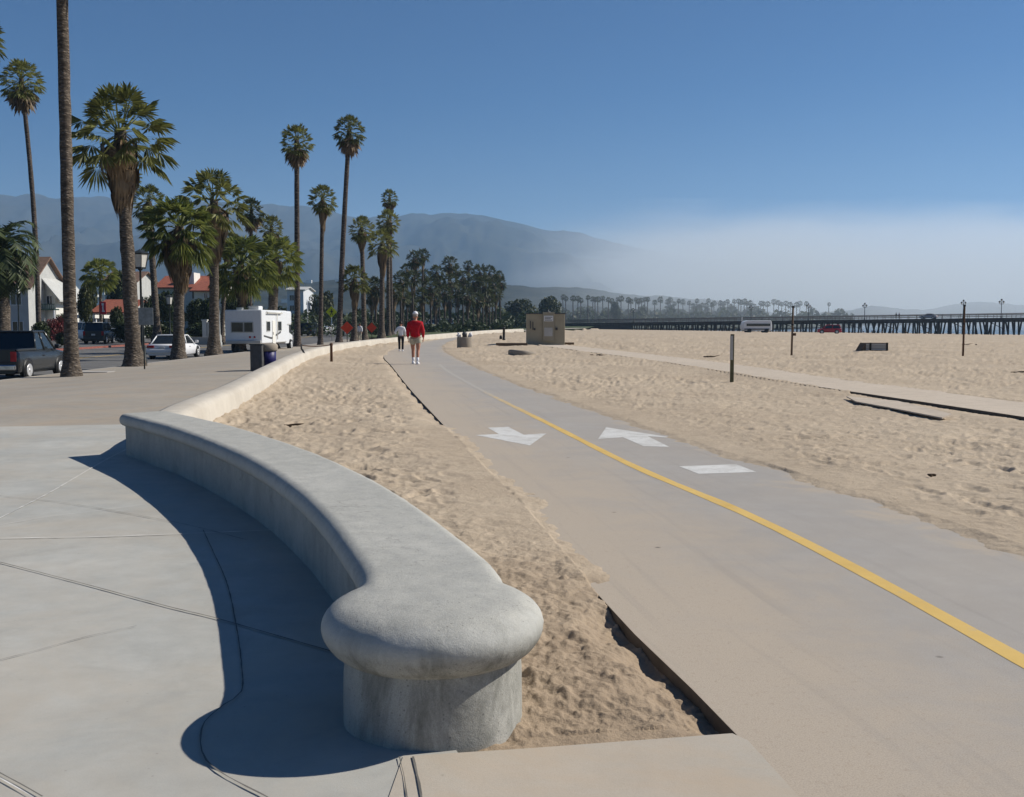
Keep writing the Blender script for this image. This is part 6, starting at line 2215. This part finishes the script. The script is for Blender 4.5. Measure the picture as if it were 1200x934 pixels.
    if shorts:
        kb_ = ['pelvis'] + [a + n for n in 'lr' for a in ('hip', 'thigh')]
        bb = [x for n in 'lr' for x in (('pelvis', 'hip' + n), ('hip' + n, 'thigh' + n))]
        for n, sg in (('l', -1), ('r', 1)):
            cx = J['thigh' + n][0]
            over['thigh' + n] = ((cx[0] * 1.02, cx[1], .66 * k), (.125 * k, .125 * k))
        grow('shorts', kb_, bb, M[bottom_m], .036, 0, over)
        for n in 'lr':
            a, b = Vector(J['calf' + n][0]), Vector(J['ankle' + n][0])
            MB().tube([a.lerp(b, .45), a.lerp(b, .8), b], [.05 * k, .046 * k, .046 * k], 10).build('sock', M['white_cloth'], t)
    else:
        kb_ = ['pelvis'] + [a + n for n in 'lr' for a in ('hip', 'thigh', 'knee', 'calf', 'ankle')]
        bb = [x for n in 'lr' for x in (('pelvis', 'hip' + n), ('hip' + n, 'thigh' + n), ('thigh' + n, 'knee' + n), ('knee' + n, 'calf' + n), ('calf' + n, 'ankle' + n))]
        grow('trousers', kb_, bb, M[bottom_m], {'*': .022, 'ankle' + 'l': .035, 'ankler': .035}, 0, over)
    for n in 'lr':
        a = Vector(J['ankle' + n][0])
        secs = []
        for y, w_, h_ in ((-.075, .03, .07), (-.05, .042, .1), (.03, .044, .1), (.1, .05, .07), (.17, .045, .055), (.2, .025, .04)):
            secs.append([(a.x - w_ * k, a.y + y * k, .002), (a.x + w_ * k, a.y + y * k, .002), (a.x + w_ * k, a.y + y * k, h_ * .6 * k), (a.x + w_ * .6 * k, a.y + y * k, h_ * k), (a.x - w_ * .6 * k, a.y + y * k, h_ * k), (a.x - w_ * k, a.y + y * k, h_ * .6 * k)])
        MB().loft(secs).build('shoe', M['white_cloth'], t)
    c = Vector(J['crown'][0])
    # hair: a cap-shaped shell lower at the back
    hr_ = MB()
    rows = []
    for i in range(7):
        a = R(90 - 115 * i / 6)
        rr = math.cos(a) * .098 * k; zz = math.sin(a) * .105 * k
        rows.append([(c.x + rr * .95 * math.cos(q) , c.y + rr * 1.12 * math.sin(q) - .004, c.z + .0 * k + zz - (.02 * k if math.sin(q) < 0 and i > 4 else 0)) for q in [2 * PI * j / 16 for j in range(16)]])
    hr_.loft(rows); hr_.build('hair', M[hair], t)
    if cap:
        cp = MB(); rows = []
        for i in range(6):
            a = R(90 - 92 * i / 5)
            rr = math.cos(a) * .105 * k + .002; zz = math.sin(a) * .11 * k
            rows.append([(c.x + rr * .95 * math.cos(q), c.y + rr * 1.08 * math.sin(q), c.z + .03 * k + zz) for q in [2 * PI * j / 16 for j in range(16)]])
        cp.loft(rows)
        br = [(c.x + .085 * k * math.cos(q), c.y + .06 * k + .13 * k * math.sin(q), c.z + .03 * k) for q in [PI * j / 10 for j in range(11)]]
        cp.add(br + [(x, y, z - .012) for x, y, z in br], [tuple(range(11)), tuple(range(21, 10, -1))] + [(j, j + 1, j + 12, j + 11) for j in range(10)])
        cp.build('cap', M[cap], t)
    return t


x, y = G(487, 426.5, .004)
person('man in red sweater, khaki shorts and white cap walking away along the path', (x, y, .004), R(-4), 59.5 * y / 1200, 'red_knit', 'khaki', True, 'white_cloth', True, .17, hair='grey_hair', bulk=1.22)
x, y = G(470, 411.5, .004)
person('woman in white top and black trousers walking ahead of the man in red', (x, y, .004), R(3), 34 * y / 1200, 'white_cloth', 'black_cloth', False, None, False, .12, armout=.12)
x, y = G(421, 398, -.3)
person('person in a pale jacket standing on the sidewalk between the orange signs', (xat(421.5, 100), 100, -.38), R(160), 1.75, 'white_cloth', 'khaki', False, None, False, .05)
(x, y, z), s = on_pier(1050, 3)
person('person in dark clothes on the pier deck, left one of the pair', (x, y, z), R(100), 1.75, 'black_cloth', 'black_cloth', False, None, False, .1)
(x, y, z), s = on_pier(1053.5, 3)
person('person in purple top on the pier deck, right one of the pair', (x, y, z), R(100), 1.7, 'purple', 'black_cloth', False, None, False, .1)
